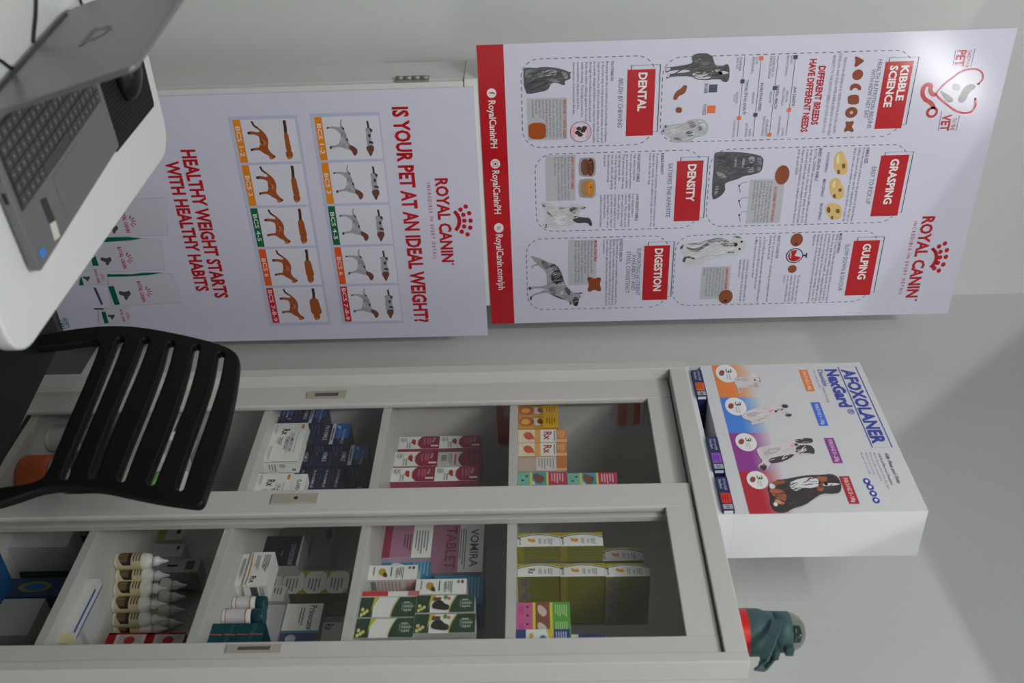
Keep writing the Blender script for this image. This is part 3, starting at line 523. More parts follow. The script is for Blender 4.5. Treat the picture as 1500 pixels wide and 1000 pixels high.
        p.poly(chaikin(sh([(800, 385), (845, 395), (835, 440), (800, 440)]), 1), CTL, 4); p.fur(sh([(800, 330), (850, 380), (850, 440), (820, 480), (790, 460), (795, 400), (780, 350)]), CT, 4.2, 14, .012, -10, 30, 26, .0026)
        p.line(sh([(730, 250), (745, 280), (775, 302)]), .006, CTD, 4)
        for q in ([(697, 330), (722, 330), (715, 352), (700, 348)], [(722, 460), (745, 460), (738, 478), (725, 480)], [(895, 510), (918, 520), (905, 532)]): p.poly(sh(q), CTD, 4)
        p.poly(chaikin(sh([(868, 520), (890, 520), (890, 542), (872, 544)]), 1), CTL, 4)
        tp = sh([(990, 330), (1015, 345), (1030, 420), (1045, 470), (1035, 490), (995, 490), (982, 410), (972, 350)]); mv = sum(y for x, y in tp)/8
        p.poly(chaikin([(x, mv+(yy-mv)*(.8+.17*i*(1.5 if i == 4 else 1))) for x, yy in tp], 2), CT, 3)
        p.line(sh([(980, 242), (988, 290), (992, 340)]), .009, CTD, 3)
        p.poly(chaikin(sh([(992, 480), (1042, 475), (1052, 515), (1035, 540), (1010, 540), (996, 515)]), 1), CT, 4)
        p.poly(chaikin(sh([(1005, 525), (1040, 520), (1030, 542), (1012, 542)]), 1), CTL, 4.4)
    grid((333.5, 171), (485, 475.5), 175.8, 474, (340.2, 351.5, 432), cats)
    # printed product bags at the foot of the board
    B = dict(off=(70, 280), k=4.545); BG = PR(166, 166, 177); GN = PR(10, 82, 58); DGY = PR(60, 62, 66)
    def bag(q, logo, y1, sc, lab, dog, L0):
        p.ppoly(q, BG, L0, sm=0, **B); p.line(p.pq(q, B['off'], B['k']), .0012, PR(128, 128, 138), L0+.5, True)
        p.T('ROYAL CANIN', (70+logo[0]/4.545, 280+logo[1]/4.545), 280+y1/4.545, 5.6*sc, RED, L0+1, bold=.03, res=1)
        c = p.q(70+(logo[0]+68*sc)/4.545, 280+(logo[1]+y1)/2/4.545)
        for j in range(5): t = math.radians(30+30*j); p.line([(c[0]+.009*sc*math.cos(t), c[1]-.006*sc+.009*sc*math.sin(t)), (c[0]+.022*sc*math.cos(t), c[1]-.006*sc+.022*sc*math.sin(t))], .003*sc, RED, L0+1)
        if lab: p.ppoly(lab, GN, L0+1, sm=0, **B)
        if dog:
            x, yy, s_ = dog; Q = [(-30, -15), (-10, -8), (5, -10), (14, -16), (22, -8), (24, 6), (14, 12), (8, 30), (-4, 28), (-8, 10), (-28, 6), (-34, -4)]
            p.ppoly([(x+a*s_, yy+b*s_) for a, b in Q], DGY, L0+1.5, **B)
    bag([(200, 70), (790, 40), (800, 290), (300, 310)], (483, 122), 276, 1., None, (440, 245, 1.2), 1.5)
    bag([(200, 335), (640, 312), (755, 328), (780, 520), (300, 540)], (463, 370), 515, 1., [(290, 450), (318, 428), (342, 495), (300, 495)], (395, 455, 1.3), 3)
    bag([(400, 560), (830, 545), (900, 740), (420, 765)], (592, 598), 735, 1., [(402, 632), (440, 628), (482, 752), (446, 756)], (520, 680, 1.4), 4.5)
    bag([(210, 530), (385, 512), (405, 618), (215, 628)], (308, 522), 612, .7, [(215, 590), (225, 565), (242, 622), (210, 625)], (262, 575, .8), 4.5)
    bag([(335, 780), (530, 772), (550, 880), (345, 880)], (478, 785), 868, .7, [(357, 800), (385, 798), (407, 875), (378, 878)], (428, 828, .8), 6)
    p.ppoly([(360, 338), (375, 305), (540, 303), (630, 311), (560, 325)], GN, 6, sm=0, **B); p.ppoly([(398, 568), (398, 550), (560, 550), (640, 540), (770, 539), (680, 556), (520, 566)], GN, 6, sm=0, **B)
    p.ppoly([(305, 638), (322, 640), (370, 750), (358, 755)], DGY, 6, sm=0, **B); p.ppoly([(308, 776), (372, 776), (372, 786), (310, 786)], DGY, 6, sm=0, **B)
    p.T('SATIETY', (92, 465), 480, 6, GN, 6, res=1); p.T('CARE', (86, 468), 482, 6, GN, 6, res=1)
X2 = -2.6235
_a, _b = PX(692, 127.5, X2), PX(715, 491, X2)
board('poster_board', 'white pet weight chart board with dog and cat grids, hung on the slim white cabinet', X2, _a.y, _b.y, -.0 + .004, 1.3274, print_weight)
# slim white cupboard behind the weight board
cb0, cb1 = PX(620, 120, -2.631).y, PX(716, 446, -2.630).y
cbx = PY(600, 91, cb0).x
t = empty('white_cupboard', (-2.74, (cb0+cb1)/2, 0), 'slim white cupboard against the left wall behind the weight chart board', 'cupboard')
boxo('carcass', cbx, -2.650, cb0, cb1, 0, 1.302, LAMIN, t, .002)
boxo('door', -2.6495, -2.630, cb0+.001, cb1-.001, .02, 1.30, LAMIN, t, .002)
boxo('top_panel', cbx, -2.6297, cb0-.004, cb1+.004, 1.3025, 1.3393, mat((232, 233, 228), .4, name='white_board'), t, .002)
NICK = mat((158, 158, 152), .4, .35, name='nickel')
bm = bmesh.new(); _h0, _h1 = PY(579, 119, cb0), PY(628, 119, cb0)
hx = -2.6525
for i in range(4):
    z0 = _h0.z+(_h1.z-_h0.z)*i/4; lathe(bm, [(.0062, z0+.001), (.0062, z0+(_h1.z-_h0.z)/4-.001)], hx, cb0-.0045, 14)
box(bm, hx-.022, hx+.018, cb0-.0025, cb0-.0002, _h0.z, _h1.z)
build('hinge', bm, NICK, t)
# ================================================================== GLASS DISPLAY CABINET
CF, CB_, CZ = 1.50, 1.885, 1.8505
CXL, CXR = -2.088, -1.172
YR, YL = 1.512, 1.533                       # planes of the right (front) and left (rear) sliding door
GLASS = glass_mat('cabinet_glass', (251, 252, 251), 1.33)
t = empty('display_cabinet', ((CXL+CXR)/2, 1.69, 0), 'tall grey steel medicine cabinet with two sliding glass doors', 'cabinet')
CAB = t
fxl = PY(700, 545.5, CF).x                  # inner edge of left upright
fxr = PY(800, 957.5, CF).x
zt = PY(1022, 750, CF).z                    # under edge of the top rail
bm = bmesh.new()
box(bm, CXL, CXL+.012, CF+.0503, CB_, .02, CZ); box(bm, CXR-.012, CXR, CF+.0503, CB_, .02, CZ)
box(bm, CXL+.012, CXR-.012, CB_-.01, CB_, .02, CZ); box(bm, CXL+.012, CXR-.012, CF+.0503, CB_-.01, CZ-.014, CZ); box(bm, CXL+.012, CXR-.012, CF+.0503, CB_-.01, .02, .09)
build('carcass', bm, STEEL, t)
bm = bmesh.new()                            # front frame: uprights, top rail, tracks
box(bm, CXL, fxl, CF, CF+.05, .02, CZ, 0, .002); box(bm, fxr, CXR, CF, CF+.05, .02, CZ, 0, .002)
box(bm, fxl+.0003, fxr-.0003, CF+.0003, CF+.05, zt, CZ-.0002, 0, .002); box(bm, fxl+.0003, fxr-.0003, CF+.0003, CF+.05, .02, .13, 0, .002)
lx = PY(700, 560.5, YL).x
box(bm, fxl+.0003, lx-.0055, CF+.033, CF+.05, .1305, zt-.0005)
build('front_frame', bm, STEEL, t)
boxo('gap_shade_strip', lx-.0053, lx-.0004, CF+.036, CF+.0495, .136, zt-.001, mat((16, 16, 16), .8, name='gap_shade_black'), t)  # black strip standing in for the shade inside the door gap
for i in range(4): bm = bmesh.new(); lathe(bm, [(.018, 0), (.018, .0195)], (CXL+.04, CXR-.04)[i % 2], (CF+.04, CB_-.04)[i//2], 16); build('foot', bm, BLACKP, t)
def sliding_door(x0, x1, w0, w1, wz, Yf, zb, ztop):
    bm = bmesh.new(); d0, d1 = Yf, Yf+.016
    box(bm, x0, w0, d0, d1, zb, ztop, 0, .0025); box(bm, w1, x1, d0, d1, zb, ztop, 0, .0025)
    box(bm, w0, w1, d0+.0002, d1-.0002, wz, ztop-.0002, 0, .002); box(bm, w0, w1, d0+.0002, d1-.0002, zb, zb+.07, 0, .002)
    o = build('sliding_door', bm, STEEL, t)
    boxo('glass_pane', w0-.005, w1+.005, Yf+.006, Yf+.010, zb+.065, wz+.005, GLASS, o)
    return o
Lw0, Lw1, Lz = PY(949, 582.5, YL).x, PY(967.6, 707.2, YL).x, PY(958, 645, YL).z
Rw0, Rw1, Rz = PY(975.7, 741.5, YR).x, PY(1003, 930.5, YR).x, PY(990, 836, YR).z
Lr = PY(860, 757.5, YL).x
dl = sliding_door(lx, Lr, Lw0, Lw1, Lz, YL, .135, zt-.003)
dr = sliding_door(PY(900, 708, YR).x, fxr-.002, Rw0, Rw1, Rz, YR, .135, zt-.003)
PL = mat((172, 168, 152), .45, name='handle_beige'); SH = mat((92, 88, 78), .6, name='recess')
def handle(door, a, b, Yf, inner):
    A, B = PY(*a, Yf-.001), PY(*b, Yf-.001)
    bm = bmesh.new(); x0, x1, z0, z1 = A.x, B.x, A.z, B.z
    i0, i1 = PY(*inner[0], Yf), PY(*inner[1], Yf)
    box(bm, x0, x1, Yf-.003, Yf-.0002, z0, i0.z); box(bm, x0, x1, Yf-.003, Yf-.0002, i1.z, z1)
    box(bm, x0, i0.x, Yf-.003, Yf-.0002, i0.z, i1.z); box(bm, i1.x, x1, Yf-.003, Yf-.0002, i0.z, i1.z); box(bm, i0.x, i1.x, Yf-.0008, Yf-.0002, i0.z, i1.z, 1)
    build('handle', bm, [PL, SH], door)
handle(dl, (451, 582.5), (507, 573.5), YL, ((461, 580.5), (497, 576))) if False else None
def handle_rect(door, xlo, xhi, yl, yr, Yf, ins):
    m = (xlo+xhi)/2; A = PY(m, yl, Yf); B = PY(m, yr, Yf); z0 = PY(xlo, (yl+yr)/2, Yf).z; z1 = PY(xhi, (yl+yr)/2, Yf).z
    x0, x1 = A.x, B.x; a0, a1 = x0+(x1-x0)*.22, x1-(x1-x0)*.22; b0, b1 = z0+(z1-z0)*ins, z1-(z1-z0)*ins
    bm = bmesh.new()
    for q in ((x0, x1, z0, b0), (x0, x1, b1, z1), (x0, a0, b0, b1), (a1, x1, b0, b1)): box(bm, q[0], q[1], Yf-.003, Yf-.0002, q[2], q[3])
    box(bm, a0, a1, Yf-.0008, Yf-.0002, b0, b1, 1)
    build('handle', bm, [PL, SH], door)
handle_rect(dl, 450, 507, 573.5, 583.5, YL, .2)
handle_rect(dr, 332, 412, 949.5, 966, YR, .2) if False else handle_rect(dr, 332, 412, 944.5, 955.8, YR, .2)
bm = bmesh.new(); A, B = PY(433, 724, YR), PY(433, 738, YR); z0, z1 = PY(398, 731, YR).z, PY(466, 731, YR).z
box(bm, A.x, B.x, YR-.004, YR-.0002, z0, z1, 0, .0015); lock_z = PY(419, 731, YR).z
vs = bmesh.ops.create_circle(bm, cap_ends=True, radius=.008, segments=20)['verts']; bmesh.ops.transform(bm, matrix=Matrix.Translation(((A.x+B.x)/2, YR-.0046, lock_z)) @ Matrix.Rotation(math.pi/2, 4, 'X'), verts=vs)
zz = PY(434, 731, YR).z; box(bm, (A.x+B.x)/2-.004, (A.x+B.x)/2+.004, YR-.0046, YR-.004, zz-.004, zz+.004, 1)
build('lock', bm, [PL, mat((40, 38, 34), .5, name='keyhole')], dr)
SHZ = [1.432, 1.119, .822, .528, .235]      # top faces of the shelves
for z in SHZ: boxo('shelf', CXL+.0125, CXR-.0125, 1.5505, CB_-.0105, z-.02, z, STEEL, t, .001)
# ------------------------------------------------------------------ cartons
c_ = lambda *v: v
WHC = c_(242, 242, 239)
def carton(name, label, yl, yr, xt, Yf, depth, zs, draw=None, front=WHC, side=None, top=None, cat='box', group=None, x_mid=None, zb=None, side_draw=None, h=None, gap=.0008):
    """yl, yr: sides and xt: top as seen in the photograph on the plane y = Yf; stands on zs"""
    xm = x_mid or (xt-15)
    X0, X1_ = PY(xm, yl, Yf).x+gap/2, PY(xm, yr, Yf).x-gap/2
    z0 = zs+.0006; z1 = PY(xt, (yl+yr)/2, Yf).z if h is None else z0+h
    bm = bmesh.new(); sd = side or front
    slots = [mat(front, .5, spec=.3), mat(sd, .5, spec=.3), mat(top or sd, .5, spec=.3)]
    vs = box(bm, 0, X1_-X0, 0, depth, 0, z1-z0)
    bmesh.ops.recalc_face_normals(bm, faces=bm.faces)
    for f in bm.faces:
        n = f.normal; f.material_index = 0 if n.y < -.5 else (2 if abs(n.z) > .5 else 1)
    if draw:
        p = Panel(bm, slots, (0, 0, 0), (X1_-X0, 0, 0), (0, 0, z1-z0), rough=.5, spec=.3, base=.0003); draw(p)
    if side_draw:
        p = Panel(bm, slots, (X1_-X0, 0, 0), (0, depth, 0), (0, 0, z1-z0), rough=.5, spec=.3, base=.0003); side_draw(p)
    o = build(name, bm, slots, recalc=False); o.location = (X0, Yf, z0)
    setp(o, label, cat, group); return o, z1, (X0, X1_)
def dup(o, loc, label, group=None):
    r = o.copy(); COL.objects.link(r); r.location = loc; r['label'] = label
    if group: r['group'] = group
    return r
def bars(p, u0, u1, v0, v1, n, c, L=2, frac=.45, horiz=True):
    """rows of small print too fine to read"""
    for i in range(n):
        if horiz:
            v = v0+(v1-v0)*i/n; p.rect(u0, v, u0+(u1-u0)*(.75+.25*((i*7) % 3)/2), v+(v1-v0)/n*frac, c, L)
# --- top shelf, behind the left door
def d_yellow(p):
    p.rect(0, 0, 1, .62, c_(205, 150, 60), 1); p.rect(0, .62, 1, 1, c_(232, 178, 30), 1); p.ell(.5, .2, .42, .19, c_(196, 96, 30), 2); p.ell(.5, .18, .26, .11, c_(238, 178, 50), 3)
    p.poly(chaikin([(.1, .42), (.5, .34), (.95, .45), (.7, .6), (.3, .55)], 2), c_(226, 214, 205), 2); p.poly(chaikin([(.2, .5), (.6, .46), (.8, .6), (.4, .62)], 1), c_(120, 70, 40), 3); bars(p, .2, .8, .7, .95, 4, c_(170, 110, 20))
for i, (a, b) in enumerate(((593.5, 608.5), (609, 625.5))):
    carton('medicine_carton', ('yellow and orange carton at the far left of the top shelf, against the door stile', 'yellow and orange carton between its twin and the orange Rx cartons on the top shelf')[i], a, b, 818, 1.575, .07, SHZ[0], d_yellow, side=c_(220, 170, 40), group='yellow cartons on the top shelf')
def d_orange(p):
    p.rect(0, 0, 1, .34, c_(238, 226, 200), 1)
    for i in range(5): p.line([(.05, .03+.06*i), (.95, .03+.06*i)], .0006, c_(226, 150, 90), 2)
    p.poly(chaikin([(.2, .14), (.5, .1), (.85, .2), (.7, .3), (.95, .34), (.5, .32), (.2, .24)], 2), c_(214, 84, 40), 3); p.rect(0, .34, 1, .46, c_(230, 170, 92), 1)
    p.text('Rx', .18, .82, .53, .16, c_(196, 40, 30), 2, bold=.02); p.rect(.1, .74, .9, .76, c_(120, 130, 150), 2); p.rect(0, .79, 1, 1, c_(226, 130, 50), 1); p.rect(.8, .79, 1, 1, c_(240, 190, 120), 2); bars(p, .15, .7, .82, .98, 4, c_(240, 200, 150))
for i, (a, b) in enumerate(((628.5, 647.3), (648, 667.3))):
    carton('medicine_carton', ('orange and white Rx carton on the top shelf, next to the yellow cartons', 'orange and white Rx carton on the top shelf, next to the turned plain carton')[i], a, b, 830, 1.575, .07, SHZ[0], d_orange, side=c_(222, 160, 100), group='orange Rx cartons on the top shelf')
def d_turned(p):
    p.rect(0, 0, 1, .38, c_(196, 172, 160), 1); p.rect(0, .38, 1, .79, c_(220, 216, 210), 1); bars(p, .1, .9, .42, .77, 6, c_(160, 158, 160)); p.rect(0, .79, 1, 1, c_(204, 112, 44), 1); p.rect(.85, .79, 1, 1, c_(236, 180, 110), 2)
carton('medicine_carton', 'orange topped carton turned side-on, showing its mauve panel, on the top shelf', 668.5, 689, 830, 1.577, .06, SHZ[0], d_turned, side=c_(200, 180, 160))
def d_teal(p):
    p.rect(0, 0, 1, .25, c_(120, 190, 175), 1); p.ell(.6, .1, .07, .03, c_(30, 60, 60), 2); p.ell(.3, .18, .07, .03, c_(30, 60, 60), 2); p.rect(0, .25, 1, .29, c_(236, 220, 70), 1); p.rect(0, .29, 1, .58, c_(70, 160, 180), 1)
    p.poly(chaikin([(.05, .33), (.4, .3), (.9, .4), (.8, .5), (.4, .56), (.2, .46)], 2), c_(120, 72, 50), 2); p.poly([(.6, .3), (.95, .3), (.95, .36)], c_(236, 236, 230), 3); p.rect(0, .58, 1, .62, c_(236, 220, 70), 1); p.rect(0, .62, 1, 1, c_(190, 36, 80), 1); bars(p, .12, .85, .68, .95, 5, c_(235, 190, 200))
o, z, xx = carton('medicine_carton', 'teal, yellow and crimson carton, lower of the two stacked at the middle stile', 691, 710.5, 831, 1.565, .06, SHZ[0], d_teal, side=c_(150, 60, 90), group='teal and crimson cartons on the top shelf')
dup(o, (o.location.x+.003, 1.567, z+.0006), 'teal, yellow and crimson carton stacked on its twin at the middle stile')
# --- second shelf, behind the left door
CRI = c_(150, 18, 60)
def d_red(p):
    p.poly([(0, .52), (.1, .56), (.3, .46), (.7, .46), (.9, .56), (1, .52), (1, 1), (0, 1)], c_(214, 200, 150), 1); p.poly(chaikin([(0, .6), (.2, .5), (.5, .48), (.8, .5), (1, .6)], 1, False)+[(1, 1), (0, 1)], CRI, 2)
    p.ell(.42, .37, .2, .055, c_(190, 40, 40), 3, n=12); p.ell(.62, .4, .07, .03, c_(120, 30, 30), 4, n=8); p.text('heart', .5, .95, .27, .05, c_(60, 60, 60), 3, res=1); p.text('forte', .5, .95, .21, .04, c_(60, 60, 60), 3, res=1)
    bars(p, .12, .5, .05, .22, 5, c_(160, 160, 165), 3)
    for v in (.62, .7, .76): bars(p, .15, .8, v, v+.05, 2, c_(205, 130, 160), 3)
    p.text('70g', .1, .5, .84, .05, c_(225, 190, 205), 3); p.rect(.72, .8, .84, .98, c_(236, 226, 228), 3)
def d_redback(p):
    p.poly(chaikin([(0, .58), (.2, .5), (.5, .46), (.8, .5), (1, .58)], 1, False)+[(1, 1), (0, 1)], c_(120, 16, 50), 1); p.rect(.2, .08, .62, .2, c_(60, 60, 66), 2)
    for i in range(6): p.rect(.2+.07*i, .08, .23+.07*i, .2, c_(205, 205, 205), 3)
    bars(p, .1, .9, .24, .34, 3, c_(150, 150, 155), 2); p.rect(.15, .38, .9, .42, c_(190, 80, 80), 2)
    for v in (.62, .74, .86): bars(p, .15, .85, v, v+.08, 2, c_(150, 60, 95), 3)
rows = ((639, 657, 1.69, 643.5, 706.5, 'farthest left'), (661, 682.5, 1.672, 641, 705.5, 'middle'), (684, 705, 1.662, 636.5, 705.5, 'nearest the middle stile'))
for i, (a, b, Y, t1, t2, w) in enumerate(rows):
    o, z, xx = carton('medicine_carton', 'crimson and white carton, lower of the stack %s on the second shelf' % w, a, b, t1, Y, .05, SHZ[1], d_red, side=c_(170, 70, 100), group='crimson and white cartons')
    if i == 1:
        carton('medicine_carton', 'crimson and white carton turned to its barcode panel, upper of the middle stack', a, b, t2, Y, .05, z, d_redback, front=c_(200, 200, 198), side=c_(120, 40, 70), group='crimson and white cartons')
    else:
        dup(o, (o.location.x, Y, z+.0006), 'crimson and white carton, upper of the stack %s on the second shelf' % w)
# --- third shelf, behind the left door: white antibiotic boxes and navy cartons
DKB = c_(44, 44, 50)
def d_amox(p):
    p.rect(0, 0, .06, 1, c_(240, 240, 238), 1); p.rect(0, .0, .012, 1, c_(120, 70, 80), 2); p.rect(.988, 0, 1, 1, c_(120, 70, 80), 2)
    p.text('CO-AMOXICLAV', .27, .74, .62, .1, DKB, 2, bold=.01, res=1); p.text('TOBEXCLAV', .36, .7, .47, .1, DKB, 2, bold=.012, res=1); p.text('Rx', .16, .31, .3, .22, DKB, 2, bold=.02)
    p.line([(.24, .58), (.78, .58), (.78, .8), (.24, .8)], .0008, DKB, 2, True); bars(p, .38, .58, .25, .4, 3, c_(130, 130, 135)); bars(p, .05, .3, .05, .16, 3, c_(180, 180, 180)); bars(p, .6, .95, .05, .16, 3, c_(180, 180, 180)); p.rect(.05, .85, .16, .93, c_(214, 140, 70), 2)
def d_amox_side(p): p.ell(.35, .55, .2, .1, c_(190, 190, 192), 1); bars(p, .2, .8, .15, .4, 3, c_(150, 150, 152)); p.rect(.6, .82, .8, .92, c_(90, 130, 90), 1)
o, zA, xx = carton('medicine_carton', 'white antibiotic carton facing out in front of the navy cartons on the third shelf', 619.5, 677, 443, 1.59, .034, SHZ[2], d_amox, side_draw=d_amox_side, x_mid=408, cat='box', group='white antibiotic cartons')
dup(o, (PY(405, 692, 1.59).x, 1.591, o.location.z), 'white antibiotic carton half hidden by the middle stile on the third shelf', group='white antibiotic cartons')
carton('medicine_carton', 'tall white carton behind the half hidden antibiotic carton, third shelf', 694, 722, 447, 1.632, .03, SHZ[2], lambda p: (p.text('CLAVEX', .3, .9, .8, .09, c_(30, 30, 34), 2, bold=.02), bars(p, .2, .8, .6, .75, 3, c_(150, 150, 150))), x_mid=430)
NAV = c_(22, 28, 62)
def d_navy(p):
    p.rect(0, 0, 1, .2, c_(206, 208, 212), 1); p.rect(.2, .06, .8, .12, c_(60, 62, 70), 2); p.rect(0, .2, .7, 1, c_(36, 92, 176), 1); p.poly([(.05, .25), (.2, .3), (.3, .5), (.12, .45)], c_(150, 190, 226), 2)
    p.text('PROXIMLE', .3, .96, .62, .15, c_(170, 186, 220), 3, bold=.01, res=1); bars(p, .35, .9, .4, .55, 2, c_(110, 130, 180), 3)
def d_navy_side(p): bars(p, .06, .5, .2, .8, 3, c_(60, 68, 110)); p.rect(.82, .35, .95, .6, c_(190, 194, 205), 2)
def d_navy_txt(p): p.text('PROXIMLE', .08, .8, .62, .22, c_(196, 198, 210), 2, bold=.014, res=1); bars(p, .3, .6, .25, .4, 1, c_(90, 96, 140)); p.rect(0, .02, 1, .06, c_(60, 66, 110), 1)
NG = 'navy cartons stacked on the third shelf'
def pile(yl, yr, xt, Y, n, wh, d_top, d_low):
    X0, X1_ = PY(xt-12, yl, Y).x, PY(xt-12, yr, Y).x; H = PY(xt, (yl+yr)/2, Y).z-SHZ[2]-.001; h = H/n
    base, _, _ = carton('medicine_carton', 'navy blue carton inside the pile %s' % wh, yl, yr, xt, Y, .085, SHZ[2], d_low, front=NAV, side=c_(18, 22, 50), side_draw=d_navy_side, h=h-.0006, x_mid=xt-12, group=NG)
    for k in range(1, n-1): dup(base, (X0+.0004, Y, SHZ[2]+.0006+k*h), 'navy blue carton inside the pile %s' % wh)
    carton('medicine_carton', 'navy and blue carton topping the pile %s' % wh, yl, yr, xt, Y, .085, SHZ[2]+(n-1)*h, d_top, front=NAV, side=c_(18, 22, 50), side_draw=d_navy_side, h=h-.0006, x_mid=xt-12, group=NG)
pile(592, 619.5, 478, 1.60, 3, 'against the left door stile, third shelf', d_navy, d_navy_txt)
pile(620.5, 650.5, 512, 1.62, 4, 'second from the left door stile, third shelf', d_navy, d_navy_txt)
pile(651.5, 681, 539.5, 1.645, 5, 'third from the left door stile', d_navy, d_navy_txt)
pile(682, 722, 499, 1.66, 6, 'beside the middle stile, third shelf', d_navy_txt, d_navy_txt)
for i, (a, b, xt) in enumerate(((597, 615, 421), (597, 615, 447))):
    pass
o, z, xx = carton('medicine_carton', 'bright blue carton standing at the left end of the third shelf, under its twin', 592, 611, 421, 1.595, .05, SHZ[2], d_navy, front=NAV, side=c_(20, 26, 70), x_mid=408, group='bright blue cartons at the left end')
dup(o, (o.location.x, 1.597, z+.0006), 'bright blue carton stacked on its twin at the left end of the third shelf')
# --- fourth and fifth shelves, behind the left door (seen through the chair)
d_lines = lambda c: (lambda p: (p.rect(0, .7, 1, 1, c, 1), bars(p, .15, .85, .2, .6, 5, c_(150, 150, 152))))
carton('medicine_carton', 'white carton with bright green end on the fourth shelf, seen through the chair slots', 690, 722, 268, 1.60, .08, SHZ[3], lambda p: (p.rect(0, .0, 1, .7, c_(96, 186, 40), 1), bars(p, .1, .9, .1, .5, 4, c_(210, 236, 190))), x_mid=250, group=None)
carton('medicine_carton', 'white carton at the back of the fourth shelf, seen through the chair slots', 640, 676, 262, 1.62, .1, SHZ[3], d_lines(c_(200, 202, 206)), x_mid=240)
carton('medicine_carton', 'navy topped carton at the left end of the fourth shelf, behind the chair', 603, 632, 270, 1.60, .1, SHZ[3], d_lines(c_(40, 46, 96)), x_mid=250)
def jar(name, label, x, y, r, h, zs, body, label_c, cap_c, capr=.8, caph=.03):
    e = empty(name, (x, y, zs+.0006), label, 'bottle'); z = zs+.0006
    bm = bmesh.new(); lathe(bm, [(r*.9, z), (r, z+.006), (r, z+h*.72), (r*.96, z+h*.8), (r*capr*.92, z+h*.88), (r*capr*.92, z+h*.9)], x, y, 32); build('bottle_body', bm, mat(body, .35), e)
    bm = bmesh.new(); lathe(bm, [(r+.0006, z+h*.14), (r+.0006, z+h*.66)], x, y, 32, cap=False); build('label', bm, mat(label_c, .5), e)
    bm = bmesh.new(); lathe(bm, [(r*capr, z+h*.905), (r*capr, z+h*.905+caph-.004), (r*capr*.93, z+h*.905+caph)], x, y, 32); build('cap', bm, mat(cap_c, .4), e)
    return e
P_ = PY(58, 642, 1.63); jar('medicine_bottle', 'white plastic bottle with ribbed screw cap on the bottom shelf, seen under the chair back', P_.x, 1.63, .034, .1, SHZ[4], c_(240, 240, 238), c_(212, 214, 216), c_(222, 222, 220), caph=.034)
for i, (yy, Y) in enumerate(((606, 1.66), (622, 1.72))):
    P_ = PY(60, yy, Y); jar('medicine_bottle', ('white bottle with dark printed label at the left end of the bottom shelf', 'white bottle behind the ribbed cap bottle on the bottom shelf')[i], P_.x, Y, .03, .09, SHZ[4], c_(206, 208, 206), c_(120, 126, 120), c_(214, 214, 210))
bm = bmesh.new(); P_ = PY(45, 688, 1.60); e = empty('medicine_tub', (P_.x, 1.625, SHZ[4]+.0006), 'orange tub with a white round lid on the bottom shelf, seen under the chair back', 'tub')
lathe(bm, [(.052, SHZ[4]+.001), (.055, SHZ[4]+.01), (.055, SHZ[4]+.07), (.05, SHZ[4]+.078)], P_.x, 1.625, 40); build('tub_body', bm, mat((206, 92, 30), .45), e)
bm = bmesh.new(); lathe(bm, [(.054, SHZ[4]+.0785), (.054, SHZ[4]+.088), (.05, SHZ[4]+.09)], P_.x, 1.625, 40); build('lid', bm, mat((214, 214, 220), .4), e)
# --- top shelf, behind the right door
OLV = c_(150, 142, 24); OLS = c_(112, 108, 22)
def d_green(rx):
    def f(p):
        p.rect(0, 0, 1, 1, c_(176, 160, 40), 1); p.poly([(1, 0), (1, 1)]+[(.32-.26*math.sin(math.pi*(1-i/8)), 1-i/8) for i in range(9)], c_(240, 240, 238), 2)
        p.poly([(.36, 0), (.42, 0)]+[(.42-.26*math.sin(math.pi*(i/8)), i/8) for i in range(9)]+[(.36-.26*math.sin(math.pi*(1-i/8)), 1-i/8) for i in range(9)], c_(70, 74, 34), 2.4)
        if rx: p.text('Rx', .42, .8, .25, .16, c_(40, 60, 40), 4, bold=.02)
        else: p.poly(chaikin([(.35, .24), (.6, .25), (.72, .36), (.66, .44), (.4, .4), (.5, .34)], 2), c_(224, 160, 50), 4); p.text('gut', .3, .9, .04, .06, c_(50, 60, 50), 4, bold=.02, res=1)
        bars(p, .42, .9, .5, .58, 2, c_(140, 150, 150), 4); p.text('30', .5, .8, .62, .06, c_(110, 120, 120), 4, res=1); bars(p, .42, .92, .72, .84, 3, c_(130, 150, 150), 4)
    return f
def d_green_side(p):
    p.rect(0, 0, 1, .16, c_(136, 126, 24), 1)
    for i in range(4): p.rect(.1+.2*i, .24, .14+.2*i, .9, c_(132, 128, 40), 2)
def d_green_bar(p):
    d_green_side(p); p.rect(.12, .05, .88, .26, c_(132, 120, 124), 3)
    for i in range(5): p.rect(.2+.13*i, .08, .25+.13*i, .23, c_(66, 60, 66), 4)
GG = 'white and olive green cartons on the top shelf'
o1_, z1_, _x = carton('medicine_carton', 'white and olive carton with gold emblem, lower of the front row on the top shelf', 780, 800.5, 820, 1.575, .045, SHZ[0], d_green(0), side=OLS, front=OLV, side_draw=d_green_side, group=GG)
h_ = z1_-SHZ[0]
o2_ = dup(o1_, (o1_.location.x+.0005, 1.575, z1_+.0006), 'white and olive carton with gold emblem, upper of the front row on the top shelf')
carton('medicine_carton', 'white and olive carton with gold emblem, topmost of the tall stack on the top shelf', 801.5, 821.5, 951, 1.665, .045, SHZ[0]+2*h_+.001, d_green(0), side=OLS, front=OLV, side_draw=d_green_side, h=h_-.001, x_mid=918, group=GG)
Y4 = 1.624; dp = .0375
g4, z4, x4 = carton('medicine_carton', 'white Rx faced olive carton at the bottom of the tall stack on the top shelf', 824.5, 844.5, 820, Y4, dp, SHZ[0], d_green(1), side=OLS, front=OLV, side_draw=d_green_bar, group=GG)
g5, z5, _x = carton('medicine_carton', 'white and olive carton with gold emblem, second from the bottom of the tall stack', 824.5, 844.5, 886, Y4, dp, z4, d_green(0), side=OLS, front=OLV, side_draw=d_green_side, group=GG, x_mid=850)
